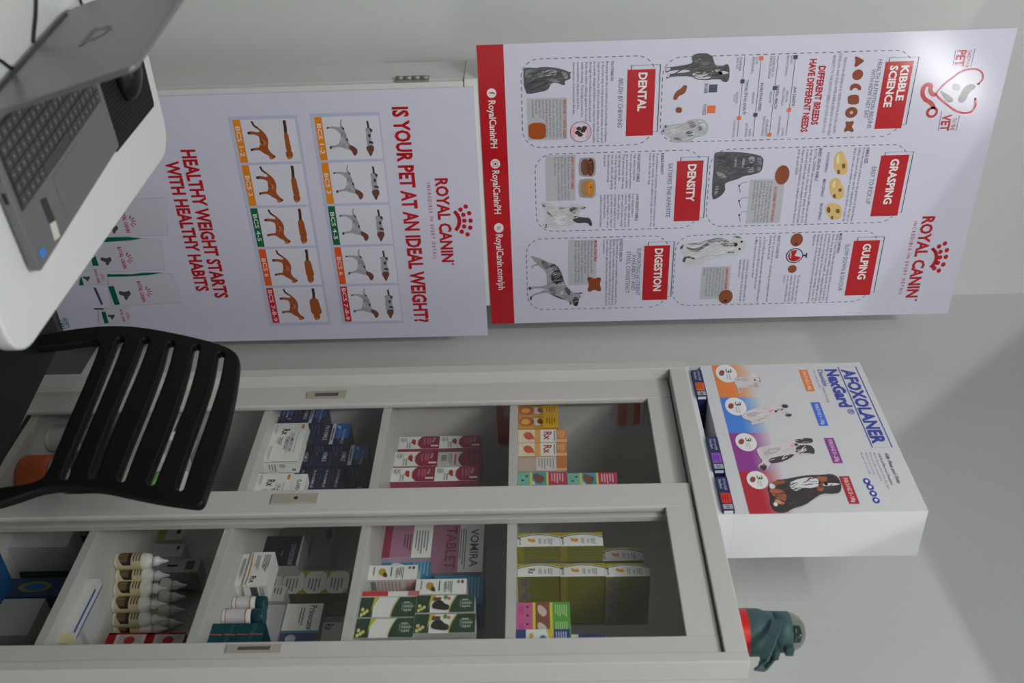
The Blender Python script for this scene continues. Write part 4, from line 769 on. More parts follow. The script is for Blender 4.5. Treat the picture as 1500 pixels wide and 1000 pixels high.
g6, z6, _x = carton('medicine_carton', 'white and olive carton with gold emblem, third from the bottom of the tall stack', 824.5, 844.5, 951.5, Y4, dp, z5, d_green(0), side=OLS, front=OLV, side_draw=d_green_bar, group=GG, x_mid=918)
for k in range(1, 4):
    for g_, lv in ((g4, 'lowest'), (g5, 'middle'), (g6, 'highest')):
        dup(g_, (g_.location.x, Y4+k*(dp+.0006), g_.location.z), 'olive green side of a carton behind the tall stack, %s level' % lv)
def d_pink(p):
    p.rect(0, 0, 1, .3, c_(206, 92, 150), 1); p.ell(.25, .2, .06, .025, c_(40, 30, 40), 2, n=10); p.ell(.75, .2, .06, .025, c_(40, 30, 40), 2, n=10); bars(p, .2, .8, .05, .14, 2, c_(170, 60, 120)); p.rect(0, .3, 1, .35, c_(226, 210, 60), 1); p.rect(0, .35, 1, .62, c_(140, 80, 62), 1)
    p.poly(chaikin([(.1, .4), (.5, .38), (.9, .5), (.6, .58), (.3, .52)], 2), c_(214, 196, 186), 2); p.ell(.8, .58, .12, .03, c_(190, 50, 40), 3, n=10); p.rect(0, .62, 1, .67, c_(226, 210, 60), 1); p.rect(0, .67, 1, 1, c_(90, 166, 60), 1); bars(p, .15, .85, .72, .96, 6, c_(190, 226, 160))
pk, zp, xp = carton('medicine_carton', 'pink, brown and green carton on the top shelf, behind its twin', 881.5, 907.5, 835, 1.592, .06, SHZ[0], d_pink, side=c_(70, 110, 60), group='pink and green cartons')
dup(pk, (xp[1]+.001, 1.590, pk.location.z), 'pink, brown and green carton on the top shelf, partly behind the blue and white carton')
def d_blue(p):
    p.rect(0, 0, 1, .18, c_(44, 66, 130), 1); p.poly([(0, .18), (1, .22), (1, .66), (0, .56)], c_(240, 240, 238), 1); p.rect(0, .66, 1, 1, c_(36, 62, 130), 1); p.poly([(0, .56), (1, .66), (1, .7), (0, .7)], c_(220, 196, 60), 2); p.ell(.6, .5, .25, .07, c_(60, 120, 170), 3); p.ell(.4, .28, .2, .04, c_(226, 180, 70), 3); bars(p, .15, .9, .74, .96, 5, c_(190, 205, 235))
carton('medicine_carton', 'blue and white carton with globe, at the front right of the top shelf', 921, 947, 835, 1.572, .015, SHZ[0], d_blue, side=c_(40, 56, 110))
carton('medicine_carton', 'small white carton lying at the right end of the top shelf behind the door frame', 928.5, 944, 886, 1.66, .08, SHZ[0], d_lines(c_(40, 60, 120)), x_mid=860)
# --- second shelf, behind the right door
GRN = c_(36, 66, 40)
def d_herb(dog):
    def f(p):
        p.rect(0, 0, 1, .24, GRN, 1); p.poly([(0, .24), (0, .34)]+[(i/8, .34-.14*math.sin(math.pi*i/16)) for i in range(9)]+[(1, .2)], c_(206, 196, 60), 2)
        p.poly([(1, .58), (1, 1), (0, 1), (0, .7)]+[(i/8, .7-.12*math.sin(math.pi*i/16)) for i in range(9)], GRN, 2); p.line([(i/8, .69-.12*math.sin(math.pi*i/16)) for i in range(9)], .0016, c_(206, 196, 60), 3)
        for q in ((.62, .06), (.8, .1), (.7, .14), (.88, .05)): p.ell(q[0], q[1], .1, .03, c_(220, 214, 130), 3, n=8)
        if dog: p.poly(chaikin([(.35, .3), (.75, .26), (.85, .4), (.9, .56), (.6, .58), (.5, .48), (.3, .44)], 2), c_(34, 34, 36), 4); p.rect(.12, .28, .34, .42, c_(110, 70, 50), 4); p.ell(.14, .5, .12, .035, c_(110, 150, 60), 4, n=10); p.ell(.2, .56, .1, .03, c_(190, 130, 70), 4, n=10)
        for i, s_ in enumerate((.3, .5, .4)): p.rect(.25+.2*i, .78, .31+.2*i, .78+s_*.36, c_(206, 214, 200), 4)
        bars(p, .3, .8, .75, .95, 5, c_(140, 160, 140), 4)
    return f
HG = 'green and white herbal cartons'
b1, zb1, xb1 = carton('medicine_carton', 'green and white carton without picture, second shelf, behind its twin', 874.5, 904, 609, 1.575, .05, SHZ[1], d_herb(0), side=c_(200, 202, 196), group=HG, x_mid=565)
b2, zb2, xb2 = carton('medicine_carton', 'green and white carton without picture, second shelf, beside the door frame', 905.5, 934, 606, 1.57, .05, SHZ[1], d_herb(0), side=c_(200, 202, 196), group=HG, x_mid=562)
carton('medicine_carton', 'green and white carton with black dog picture, upper stack farther from the door frame', 871.5, 897, 695, 1.576, .05, zb1, d_herb(1), side=c_(200, 202, 196), group=HG, x_mid=652)
carton('medicine_carton', 'green and white carton with black dog picture, upper stack beside the door frame', 899, 927, 696, 1.571, .05, zb2, d_herb(1), side=c_(200, 202, 196), group=HG, x_mid=652)
def d_wh(p):
    p.poly(chaikin([(.2, .22), (.6, .2), (.8, .32), (.9, .42), (.5, .36), (.25, .34)], 2), c_(196, 160, 50), 2); p.poly(chaikin([(.5, .3), (.85, .32), (.8, .4), (.55, .38)], 1), c_(70, 60, 40), 3); p.rect(.12, .1, .7, .12, c_(110, 110, 120), 2); p.rect(.12, .46, .8, .48, c_(60, 60, 70), 2)
    p.text('NEFRO', .2, .9, .56, .06, c_(50, 50, 60), 2, res=1, bold=.01); bars(p, .15, .95, .64, .74, 3, c_(110, 110, 120)); p.ell(.2, .84, .1, .03, c_(140, 110, 100), 2, n=10); p.ell(.2, .92, .12, .03, c_(150, 70, 60), 2, n=10)
def d_wh_side(p):
    bars(p, .1, .9, .05, .7, 9, c_(200, 160, 155), 1); p.rect(.1, .06, .6, .16, c_(120, 120, 124), 2); p.rect(.05, .78, .95, .95, c_(222, 170, 166), 1)
w1, zw1, xw1 = carton('medicine_carton', 'white carton with small gold emblem on the second shelf, showing its pale red side', 827.5, 849, 611, 1.60, .052, SHZ[1], d_wh, side=c_(216, 206, 202), side_draw=d_wh_side, x_mid=575, group='white cartons with gold emblem')
w2, zw2, xw2 = carton('medicine_carton', 'white carton with red stripe lying edge-on between the white and the herbal cartons', 865.5, 873, 614.5, 1.578, .04, SHZ[1], lambda p: (p.rect(0, 0, 1, .45, c_(206, 50, 50), 1), p.rect(0, .8, 1, 1, c_(214, 110, 110), 1)), x_mid=578)
carton('medicine_carton', 'white carton with small gold emblem, upper one, in front of the blue cartons', 847.5, 870, 683, 1.6, .05, zw1, d_wh, side=c_(216, 206, 202), x_mid=648, group='white cartons with gold emblem')
PNK = c_(176, 120, 150)
def d_pinkbox(p): p.rect(0, 0, 1, .16, c_(150, 40, 80), 1); p.rect(0, .16, 1, .6, PNK, 1); bars(p, .3, .8, .42, .6, 3, c_(110, 60, 70)); bars(p, .2, .9, .66, .95, 5, c_(150, 150, 156))
def d_pinktab(p): p.rect(0, 0, 1, .52, PNK, 1); p.text('TABLET', .06, .94, .26, .2, c_(150, 44, 70), 2, bold=.02); bars(p, .1, .95, .54, .68, 3, c_(140, 140, 146)); p.text('VOMIRA', .1, .9, .74, .16, c_(110, 80, 80), 2, bold=.015)
def d_bluebox(p): p.poly(chaikin([(.1, .2), (.5, .15), (.9, .3), (.7, .55), (.3, .5)], 2), c_(220, 220, 220), 2); p.ell(.4, .4, .08, .04, c_(120, 50, 40), 3, n=8); bars(p, .1, .9, .62, .95, 5, c_(130, 190, 220), 2)
k1_, zk1, xk1 = carton('medicine_carton', 'pale pink and white carton at the back of the second shelf, by the overlapped stile', 768, 817, 633, 1.70, .1, SHZ[1], d_pinkbox, side=c_(190, 160, 176), x_mid=595, group='pink cartons at the back')
carton('medicine_carton', 'pale pink and white tablet carton stacked highest at the back of the second shelf', 768, 838, 708, 1.715, .09, zk1, d_pinktab, side=c_(190, 170, 180), x_mid=670, group='pink cartons at the back')
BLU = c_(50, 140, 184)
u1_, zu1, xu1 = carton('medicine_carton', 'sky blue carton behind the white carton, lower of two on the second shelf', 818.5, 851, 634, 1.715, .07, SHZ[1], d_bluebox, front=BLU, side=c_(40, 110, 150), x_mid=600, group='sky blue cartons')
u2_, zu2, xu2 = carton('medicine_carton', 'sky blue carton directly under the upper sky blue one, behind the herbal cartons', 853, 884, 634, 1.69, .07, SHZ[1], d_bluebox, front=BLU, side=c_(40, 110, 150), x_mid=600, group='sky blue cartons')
carton('medicine_carton', 'sky blue carton, upper one, behind the black dog herbal cartons', 842, 884, 708, 1.69, .08, max(zu2, zu1), d_bluebox, front=BLU, side=c_(40, 110, 150), x_mid=672, group='sky blue cartons')
# --- third shelf, behind the right door
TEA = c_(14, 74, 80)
def teal_bottle(label, yy, Y, r, xb, xt):
    A = PY((xb+xt)/2, yy, Y); z = SHZ[2]+.0006; e = empty('medicine_bottle', (A.x, Y, z), label, 'bottle', 'white bottles with teal caps'); x = A.x
    ztop = PY(xt, yy, Y).z; hb = (ztop-z)*.66
    bm = bmesh.new(); lathe(bm, [(r*.94, z), (r, z+.004), (r, z+hb), (r*.9, z+hb+.004)], x, Y, 32); build('bottle_body', bm, mat((238, 238, 238), .35), e)
    bm = bmesh.new(); lathe(bm, [(r+.0006, z+.012), (r+.0006, z+hb-.01)], x, Y, 32, cap=False)
    for q0, q1 in ((.008, .0105), (hb-.009, hb-.006)): lathe(bm, [(r+.0008, z+q0), (r+.0008, z+q1)], x, Y, 32, mi=1, cap=False)
    build('label', bm, [mat((214, 212, 216), .5), mat((206, 140, 120), .5)], e)
    bm = bmesh.new(); lathe(bm, [(r*1.01, z+hb+.0045), (r*1.01, ztop-.004), (r*.94, ztop)], x, Y, 32); build('cap', bm, mat(TEA, .4), e)
teal_bottle('white bottle with teal cap on the third shelf, next to the gold banded Rx carton', 884.5, 1.675, .0165, 342, 390)
teal_bottle('white bottle with teal cap on the third shelf, behind the teal cartons', 903, 1.64, .0165, 335, 388)
def d_tealc(p): p.rect(0, 0, 1, 1, TEA, 1); p.rect(.52, 0, .58, .96, c_(190, 90, 60), 2) if False else p.line([(.5, .04), (.52, .96)], .0022, c_(206, 92, 60), 2)
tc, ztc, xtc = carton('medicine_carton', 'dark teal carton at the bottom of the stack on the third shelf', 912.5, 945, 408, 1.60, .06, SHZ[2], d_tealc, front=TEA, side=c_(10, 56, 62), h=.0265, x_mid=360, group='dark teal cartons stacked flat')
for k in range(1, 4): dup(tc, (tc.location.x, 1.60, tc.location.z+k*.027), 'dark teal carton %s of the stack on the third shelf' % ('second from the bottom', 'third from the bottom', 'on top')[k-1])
def d_rx(p):
    p.poly([(0, 0), (.0, 1), (.06, 1)]+[(.12+.05*math.sin(math.pi*(1-i/6)), 1-i/6) for i in range(7)]+[(.06, 0)], c_(240, 240, 238), 1); p.line([(.02, .06), (.4, .12), (.75, .13), (.98, .1)], .0028, c_(200, 140, 50), 2)
    p.text('Rx', .72, .93, .25, .24, c_(60, 60, 70), 2, bold=.02); bars(p, .08, .6, .62, .92, 4, c_(100, 100, 110)); bars(p, .1, .55, .3, .5, 3, c_(150, 150, 156))
r0, zr0, _x = carton('medicine_carton', 'flat white carton under the gold banded Rx carton on the third shelf', 811, 857, 363, 1.645, .07, SHZ[2], d_lines(c_(200, 200, 204)), x_mid=352)
carton('medicine_carton', 'white Rx carton with curved gold band lying on the third shelf', 808.5, 857.5, 396, 1.64, .05, zr0, d_rx, front=c_(240, 240, 238), x_mid=378, side_draw=lambda p: (p.rect(.1, .3, .75, .6, c_(90, 90, 98), 1), bars(p, .1, .9, .7, .9, 2, c_(170, 170, 174))))
def d_syn(p): p.rect(0, .0, 1, 1, c_(24, 24, 44), 1); p.text('SYNODORM', .3, .97, .72, .12, c_(170, 172, 190), 2, bold=.015); bars(p, .5, .75, .5, .58, 1, c_(120, 120, 150)); p.rect(0, .95, 1, 1, c_(240, 240, 238), 2)
s_, zs_, xs_ = carton('medicine_carton', 'navy carton with white lettering and white top edge on the third shelf', 785, 829, 441, 1.755, .06, SHZ[2], d_syn, front=c_(24, 24, 44), side=c_(206, 206, 208), x_mid=408)
carton('medicine_carton', 'pale grey carton with black bird shape at the back of the third shelf', 768, 829, 487, 1.845, .025, SHZ[2], lambda p: (p.poly(chaikin([(.05, .9), (.2, .82), (.42, .9), (.35, .97), (.15, .93)], 2), c_(40, 40, 44), 2), bars(p, .3, .8, .3, .7, 3, c_(150, 150, 150))), front=c_(206, 206, 204), x_mid=460)
carton('medicine_carton', 'white carton standing between the teal cap bottles and the green faced stack, third shelf', 858.5, 880, 417, 1.735, .05, SHZ[2], lambda p: (bars(p, .1, .6, .7, .95, 3, c_(140, 140, 146)), p.rect(.3, .5, .6, .53, c_(120, 120, 128), 2)), x_mid=400)
def d_arch(p):
    p.rect(0, 0, 1, 1, c_(182, 172, 30), 1); p.poly(chaikin([(.12, 0), (1, 0), (1, 1), (.2, 1), (.06, .8), (.02, .5)], 1), c_(240, 240, 238), 2); bars(p, .35, .9, .2, .8, 4, c_(130, 140, 140), 3)
AG = 'white faced olive cartons lying flat on the third shelf'
ar, zar, xar = carton('medicine_carton', 'white faced olive carton, bottom of the flat stack at the back of the third shelf', 836, 870, 437, 1.79, .07, SHZ[2], d_arch, front=c_(182, 172, 30), side=c_(116, 112, 30), x_mid=424, h=.052, group=AG)
for k in range(1, 4): dup(ar, (ar.location.x, 1.79, ar.location.z+k*.0526), 'white faced olive carton, %s, in the flat stack at the back' % ('second from the bottom', 'third from the bottom', 'topmost')[k-1])
def d_prin(p):
    p.rect(0, 0, 1, 1, c_(240, 240, 238), 1); p.rect(.7, 0, 1, 1, c_(44, 50, 110), 2); p.rect(.66, 0, .72, 1, c_(60, 120, 160), 3); p.ell(.86, .3, .1, .14, c_(190, 200, 220), 4); p.text('Prinocate', .05, .64, .66, .17, c_(60, 62, 78), 4, bold=.016); bars(p, .1, .6, .42, .56, 2, c_(110, 112, 124), 4)
pr0, zpr, _x = carton('medicine_carton', 'plain white carton under the white and blue carton on the third shelf', 885, 941, 415, 1.70, .05, SHZ[2], None, front=c_(200, 200, 204), x_mid=400)
carton('medicine_carton', 'white carton with dark blue end and white disc in front of the olive stack', 884, 945, 468, 1.695, .03, zpr, d_prin, side=c_(150, 110, 120), x_mid=440)
carton('medicine_carton', 'white Rx carton with rounded panel beside the door frame, back of the third shelf', 904, 950, 499, 1.80, .06, SHZ[2], lambda p: (p.rect(0, 0, .16, 1, c_(150, 120, 140), 1), p.text('Rx', .22, .42, .82, .09, c_(70, 74, 90), 2, bold=.02), bars(p, .4, .8, .5, .7, 3, c_(150, 150, 156))), x_mid=470)
# --- fourth shelf, behind the right door: squeeze bottles
def squeeze_bottle(label, x, y, first=[None]):
    z = SHZ[3]+.0006
    if first[0]:
        s0 = first[0]; r = s0.copy(); COL.objects.link(r); r.location = (x, y, z); r['label'] = label
        for ch in s0.children: c = ch.copy(); COL.objects.link(c); c.parent = r
        return r
    e = empty('squeeze_bottle', (x, y, z), label, 'bottle', 'squeeze bottles with pointed nozzles'); r = .0225
    bm = bmesh.new(); lathe(bm, [(r*.93, z), (r, z+.004), (r, z+.080), (r*.9, z+.094), (r*.55, z+.101), (r*.55, z+.103)], x, y, 28); build('bottle_body', bm, mat((238, 236, 230), .38), e)
    bm = bmesh.new(); lathe(bm, [(r+.0005, z+.008), (r+.0005, z+.076)], x, y, 28, cap=False)
    R = r+.0009
    def patch(a0, a1, z0, z1, mi, wav=0):
        n = 10
        for i in range(n):
            t0, t1 = a0+(a1-a0)*i/n, a0+(a1-a0)*(i+1)/n
            f0, f1 = wav*math.sin(math.pi*i/n), wav*math.sin(math.pi*(i+1)/n)
            f = bm.faces.new([bm.verts.new((x+R*math.cos(math.radians(a)), y+R*math.sin(math.radians(a)), zz)) for a, zz in ((t0, z+z0-f0), (t1, z+z0-f1), (t1, z+z1), (t0, z+z1))]); f.material_index = mi; f.smooth = True
    patch(205, 340, .026, .048, 1, .014); patch(225, 320, .020, .038, 2, .007)
    for k in range(3): patch(235, 310,   .053+.008*k, .0565+.008*k, 3)
    build('label', bm, [mat((214, 200, 160), .5), mat((44, 36, 28), .5), mat((120, 96, 66), .5), mat((80, 74, 64), .5)], e, recalc=False)
    bm = bmesh.new(); lathe(bm, [(r*.62, z+.1032), (r*.62, z+.115), (r*.5, z+.117), (.0055, z+.130), (.003, z+.142), (.0012, z+.144)], x, y, 24); build('nozzle_cap', bm, mat((238, 238, 238), .35), e)
    e.scale = (.82, .82, .82); first[0] = e; return e
SB = [((822, 172), 'first of the front row at the overlapped stile'), ((843, 177), 'second of the front row from the overlapped stile'), ((862, 169), 'third of the front row from the overlapped stile'), ((885, 168), 'fourth of the front row, its label curve facing out'), ((907, 168), 'fifth of the front row, showing its plain tan side'), ((921, 172), 'sixth, next to the red and white cartons')]
YS = [1.67, 1.70, 1.715, 1.735, 1.763, 1.785]
XS = []
for ((yy, xx_), w), Y in zip(SB, YS):
    X = PY(205, yy, Y).x
    squeeze_bottle('white squeeze bottle with tan label, %s' % w, X, Y+.0, ); XS.append((X, Y))
for k, (yy, Y, w) in enumerate(((857, 1.80, 'nearest the overlapped stile'), (874, 1.815, 'second from the overlapped stile'), (893, 1.835, 'third from the overlapped stile'), (913, 1.85, 'nearest the door frame'))):
    squeeze_bottle('white squeeze bottle in the shaded back row, %s' % w, PY(262, yy, Y).x, Y)
def d_rw(p): p.rect(0, 0, .1, 1, c_(200, 24, 30), 1); p.rect(.1, .3, 1, .9, c_(224, 214, 214), 1); p.ell(.5, .6, .26, .14, c_(200, 60, 60), 2); p.rect(0, 0, 1, .22, c_(200, 24, 30), 1)
rw, zrw, xrw = carton('medicine_carton', 'red and white carton at the front of the fourth shelf, under its twin', 926.5, 950, 226, 1.765, .03, SHZ[3], d_rw, side=c_(190, 40, 44), x_mid=200, h=.085, group='red and white cartons')
dup(rw, (rw.location.x, 1.766, zrw+.0006), 'red and white carton stacked on its twin on the fourth shelf')
carton('medicine_carton', 'pale carton with small black mark, high in the dark corner of the fourth shelf', 770, 790, 270, 1.80, .06, SHZ[3], lambda p: (p.rect(.3, .7, .6, .85, c_(50, 50, 50), 2), p.rect(0, 0, 1, .3, c_(150, 150, 70), 1)), front=c_(196, 196, 190), x_mid=240)
carton('medicine_carton', 'grey white carton behind the squeeze bottles on the fourth shelf', 796, 815, 268, 1.785, .06, SHZ[3], lambda p: p.rect(.2, .8, .5, .88, c_(60, 60, 64), 2), front=c_(186, 186, 186), x_mid=240)
cc, zc, xc = carton('medicine_carton', 'grey white carton in the stack behind the nozzles, lower one, fourth shelf', 818, 838, 292, 1.80, .06, SHZ[3], lambda p: (p.rect(.2, .75, .8, .9, c_(90, 90, 94), 2), p.rect(.45, .4, .6, .6, c_(50, 50, 54), 2)), front=c_(180, 180, 178), x_mid=260, group='grey white cartons behind the nozzles')
# long flat blue edged box and paper bag at the front of the shelf
A, B = PZ(103, 936, SHZ[3]+.012), PZ(142, 858, SHZ[3]+.012)
bm = bmesh.new(); slots = [mat((226, 226, 224), .5), mat((36, 96, 170), .5)]
ang = math.atan2(B.y-A.y, B.x-A.x); Ln = (B-A).length
box(bm, 0, Ln, -.011, .011, 0, .024, 0); bmesh.ops.recalc_face_normals(bm, faces=bm.faces)
p = Panel(bm, slots, (0, -.011, .024), (Ln, 0, 0), (0, .022, 0), rough=.5, base=.0003); p.rect(0, 0, 1, .16, (36, 96, 170), 1); p.rect(0, .72, .8, 1, (36, 96, 170), 1)
p = Panel(bm, slots, (Ln, -.011, 0), (0, .022, 0), (0, 0, .024), rough=.5, base=.0003); p.rect(0, 0, 1, 1, (36, 96, 170), 1)
o = build('syringe_box', bm, slots, recalc=False); o.location = (A.x, A.y-.012, SHZ[3]+.0006); o.rotation_euler = (0, 0, ang); setp(o, 'long narrow white box with blue edges lying at the front of the fourth shelf', 'box')
A = PZ(130, 905, SHZ[3])
o, _z, _x = carton('envelope_pack', 'white pack of envelopes lying on the fourth shelf beside the squeeze bottles', 872, 922, 150, 1.638, .06, SHZ[3], None, front=c_(206, 208, 208), h=.012, x_mid=150, cat='envelopes')
o, _z, _x = carton('medicine_carton', 'small cream carton lying at the front of the fourth shelf', 925, 941, 150, 1.592, .05, SHZ[3], None, front=c_(214, 206, 160), h=.018, x_mid=146)
# --- bottom shelf, behind the right door
DK = c_(26, 36, 52)
carton('supply_pack', 'white paper topped supply pack at the door frame end of the bottom shelf', 882, 944, 60, 1.60, .13, SHZ[4], None, front=c_(206, 208, 206), h=.06, x_mid=20, cat='pack')
carton('supply_pack', 'flat grey pack against the shelf front at the door frame end of the bottom shelf', 876, 930, 90, 1.75, .1, SHZ[4], None, front=c_(190, 192, 190), h=.12, x_mid=60, cat='pack')
carton('supply_pack', 'dark blue pack with yellow ring print in the middle of the bottom shelf', 846, 873, 88, 1.76, .1, SHZ[4], lambda p: (p.ell(.5, .5, .3, .26, c_(110, 120, 50), 2), p.ell(.5, .5, .2, .17, c_(30, 90, 150), 3)), front=c_(24, 62, 100), h=.15, x_mid=60, cat='pack')
carton('supply_pack', 'dark navy pack at the back of the bottom shelf', 785, 840, 110, 1.79, .08, SHZ[4], lambda p: p.rect(.3, .6, .6, .7, c_(90, 110, 130), 2), front=DK, h=.2, x_mid=80, cat='pack')
carton('supply_pack', 'blue pack with bright yellow green tag on the bottom shelf', 806, 838, 30, 1.62, .10, SHZ[4], lambda p: p.rect(.5, .3, .9, .9, c_(170, 190, 30), 2), front=c_(24, 84, 140), h=.045, x_mid=10, cat='pack')
carton('supply_pack', 'pale wrapped pack in the far corner of the bottom shelf', 772, 802, 50, 1.70, .08, SHZ[4], None, front=c_(190, 192, 194), h=.14, x_mid=20, cat='pack')
# ================================================================== ON THE CABINET
# counter display for chewable tablets
NY = 1.52; NX0, NX1 = PY(1130, 533.5, NY).x, PY(1230, 750.5, NY).x; NZ0 = CZ+.0006; NZ1 = PY(1310, 640, NY).z; ND = .13
slot_z = PY(1031, 560, NY).z; lip_z = PY(1011.5, 545, NY).z
CARD = mat((222, 224, 228), .4, spec=.4, bump=.01, bscale=40, name='white_card')
t = empty('product_display', ((NX0+NX1)/2, NY+ND/2, NZ0), 'white cardboard counter display with four dogs on colour blocks, on top of the cabinet', 'display box')
bm = bmesh.new(); slots = [CARD]
box(bm, NX0, NX1, NY, NY+ND, slot_z, NZ1)
for x in (NX0, NX1-.003): box(bm, x, x+.003, NY, NY+ND, NZ0, slot_z-.0002)
box(bm, NX0+.003, NX1-.003, NY, NY+ND, NZ0, NZ0+.003); box(bm, NX0+.003, NX1-.003, NY, NY+.002, NZ0+.003, lip_z); box(bm, NX0+.003, NX1-.003, NY+ND-.003, NY+ND, NZ0+.003, slot_z-.0002)
cw = (NX1-NX0)/4
bmesh.ops.recalc_face_normals(bm, faces=bm.faces)
PN = lambda *c: unshade(c, .50)
p = Panel(bm, slots, (NX0, NY, NZ0), (1, 0, 0), (0, 0, 1), rough=.4, spec=.4)
zc0 = p.q(1043, 538)[1]; zc1 = p.q(1066, 538)[1]; NW = NX1-NX0
cols = [PN(205, 100, 42), PN(52, 100, 172), PN(112, 44, 112), PN(140, 26, 38)]; PAP = PN(172, 173, 177)
us = [0]+[p.q(*a)[0] for a in ((1056, 582.5), (1069, 634.5), (1082.5, 690.5))]+[NW]
for i, c in enumerate(cols):
    p.rect(us[i], zc0, us[i+1], zc1, c, 1)
    for k in range(8): f = (k+1)/9.; p.rect(us[i], zc1+(.052*k/8), us[i+1], zc1+(.052*(k+1)/8), tuple(round(a+(b-a)*f) for a, b in zip(c, (226, 226, 228))), 1)
    if i: p.rect(us[i]-.0006, slot_z-NZ0+.001, us[i]+.0006, zc0, PN(160, 160, 164), 1)
for x, y in ((1064, 547.5), (1077.7, 595.8), (1092.8, 648), (1109.4, 703.5)):
    p.pell(x, y, 15.5, 13.5, PN(186, 187, 190), 5); p.T('3', (x-1.5, y-6.5), y-.5, 8, PN(50, 50, 54), 6, bold=.01)
    p.ppoly([(x-11, y-2), (x-8, y-5), (x-3, y-4), (x-3, y+2), (x-7, y+4), (x-11, y+2)], PN(110, 56, 40), 6); p.T('Chewable', (x+3, y+.5), y+10, 2.2, PN(110, 110, 115), 6, res=1); p.T('Tablets', (x-.6, y+1), y+9, 2.2, PN(110, 110, 115), 6, res=1)
n7 = dict(off=(1000, 520), k=3.126)
D1, D2, D3, D4 = PN(168, 162, 164), PN(46, 40, 42), PN(150, 142, 144), PN(132, 78, 46)
p.ppoly([(232, 110), (250, 104), (310, 100), (330, 83), (360, 84), (388, 100), (395, 120), (380, 145), (350, 150), (322, 140), (300, 150), (272, 152), (272, 172), (255, 178), (250, 150), (236, 130)], D1, 7, **n7)
for q, c in (([(240, 112), (300, 106), (300, 120), (245, 122)], D3), ([(310, 88), (335, 86), (340, 104), (315, 106)], PN(178, 172, 174)), ([(322, 140), (350, 148), (340, 128), (322, 128)], D3), ([(258, 150), (272, 152), (270, 172), (258, 172)], PN(150, 120, 112))): p.ppoly(q, c, 8, **n7)
p.fur(([(232, 110), (250, 104), (310, 100), (330, 83), (360, 84), (388, 100), (395, 120), (380, 145), (350, 150), (322, 140), (300, 150), (272, 152), (272, 172), (255, 178), (250, 150), (236, 130)], n7), D1, 8.6, 26, 0.012, -80, 30, 22, .0016)
for x, y, r in ((330, 117, 4.5), (351, 109, 3), (353, 122, 3)): p.pell(1000+x/3.126, 520+y/3.126, r/3.126, r/3.126, D2, 9, n=10)
p.ppoly([(270, 268), (330, 246), (380, 235), (430, 242), (455, 224), (485, 230), (482, 246), (470, 252), (478, 262), (500, 268), (498, 286), (482, 285), (470, 276), (440, 284), (400, 298), (340, 318), (310, 322), (318, 305), (272, 292)], D1, 7, **n7)
for q, c in (([(452, 228), (485, 230), (480, 246), (455, 244)], D2), ([(466, 266), (500, 270), (496, 286), (472, 280)], D2), ([(432, 250), (462, 246), (460, 256), (434, 258)], PN(120, 84, 66)), ([(290, 270), (360, 262), (350, 280), (300, 288)], D3), ([(345, 292), (390, 290), (340, 312)], D3), ([(395, 255), (415, 250), (412, 264), (396, 266)], PN(190, 120, 130)), ([(420, 254), (436, 256), (430, 266), (420, 264)], D2)): p.ppoly(q, c, 8, **n7)
p.fur(([(270, 268), (330, 246), (380, 235), (430, 242), (455, 224), (485, 230), (482, 246), (470, 252), (478, 262), (500, 268), (498, 286), (482, 285), (470, 276), (440, 284), (400, 298), (340, 318), (310, 322), (318, 305), (272, 292)], n7), D1, 8.6, 34, 0.014, -70, 30, 22, .0016)
p.ppoly([(335, 428), (400, 415), (460, 395), (505, 390), (520, 385), (588, 380), (600, 400), (585, 410), (606, 436), (602, 458), (580, 452), (530, 460), (490, 478), (440, 496), (400, 500), (385, 530), (360, 528), (340, 510), (370, 490), (345, 460)], D1, 7, **n7)
for q, c in (([(510, 388), (588, 380), (600, 400), (575, 408), (520, 406)], D2), ([(520, 416), (585, 412), (606, 438), (602, 458), (580, 450), (515, 456)], D2), ([(440, 466), (520, 452), (490, 478), (440, 496), (395, 500), (390, 478)], D2), ([(345, 505), (385, 498), (385, 530), (360, 528)], D2), ([(370, 440), (460, 420), (440, 450), (370, 470)], D3), ([(492, 408), (512, 406), (510, 422), (494, 422)], PN(196, 130, 140)), ([(520, 410), (590, 408), (590, 414), (530, 416)], PAP), ([(512, 405), (530, 408), (528, 420), (512, 418)], D2)): p.ppoly(q, c, 8, **n7)
p.fur(([(335, 428), (400, 415), (460, 395), (505, 390), (520, 385), (588, 380), (600, 400), (585, 410), (606, 436), (602, 458), (580, 452), (530, 460), (490, 478), (440, 496), (400, 500), (385, 530), (360, 528), (340, 510), (370, 490), (345, 460)], n7), D1, 8.6, 44, 0.016, -70, 30, 22, .0016)
p.ppoly([(385, 610), (420, 575), (470, 570), (520, 560), (570, 552), (640, 550), (680, 545), (712, 560), (728, 600), (722, 632), (690, 638), (640, 635), (600, 660), (560, 690), (500, 706), (475, 724), (430, 724), (400, 690), (400, 640)], D2, 7, **n7)
for q, c in (([(480, 590), (540, 565), (610, 562), (640, 590), (600, 612), (550, 610), (510, 630)], PAP), ([(410, 580), (470, 576), (468, 590), (415, 600)], D4), ([(390, 616), (440, 612), (478, 640), (470, 680), (420, 655)], D4), ([(612, 556), (668, 558), (650, 590), (620, 580)], D4), ([(612, 600), (650, 604), (640, 628), (615, 622)], D4), ([(640, 588), (718, 590), (718, 596), (645, 606)], PAP), ([(620, 578), (640, 584), (640, 608), (622, 606)], PN(120, 60, 62)), ([(420, 660), (470, 670), (460, 690), (425, 680)], PN(160, 110, 80)), ([(395, 590), (420, 590), (425, 612), (400, 616)], PAP)): p.ppoly(q, c, 8, **n7)
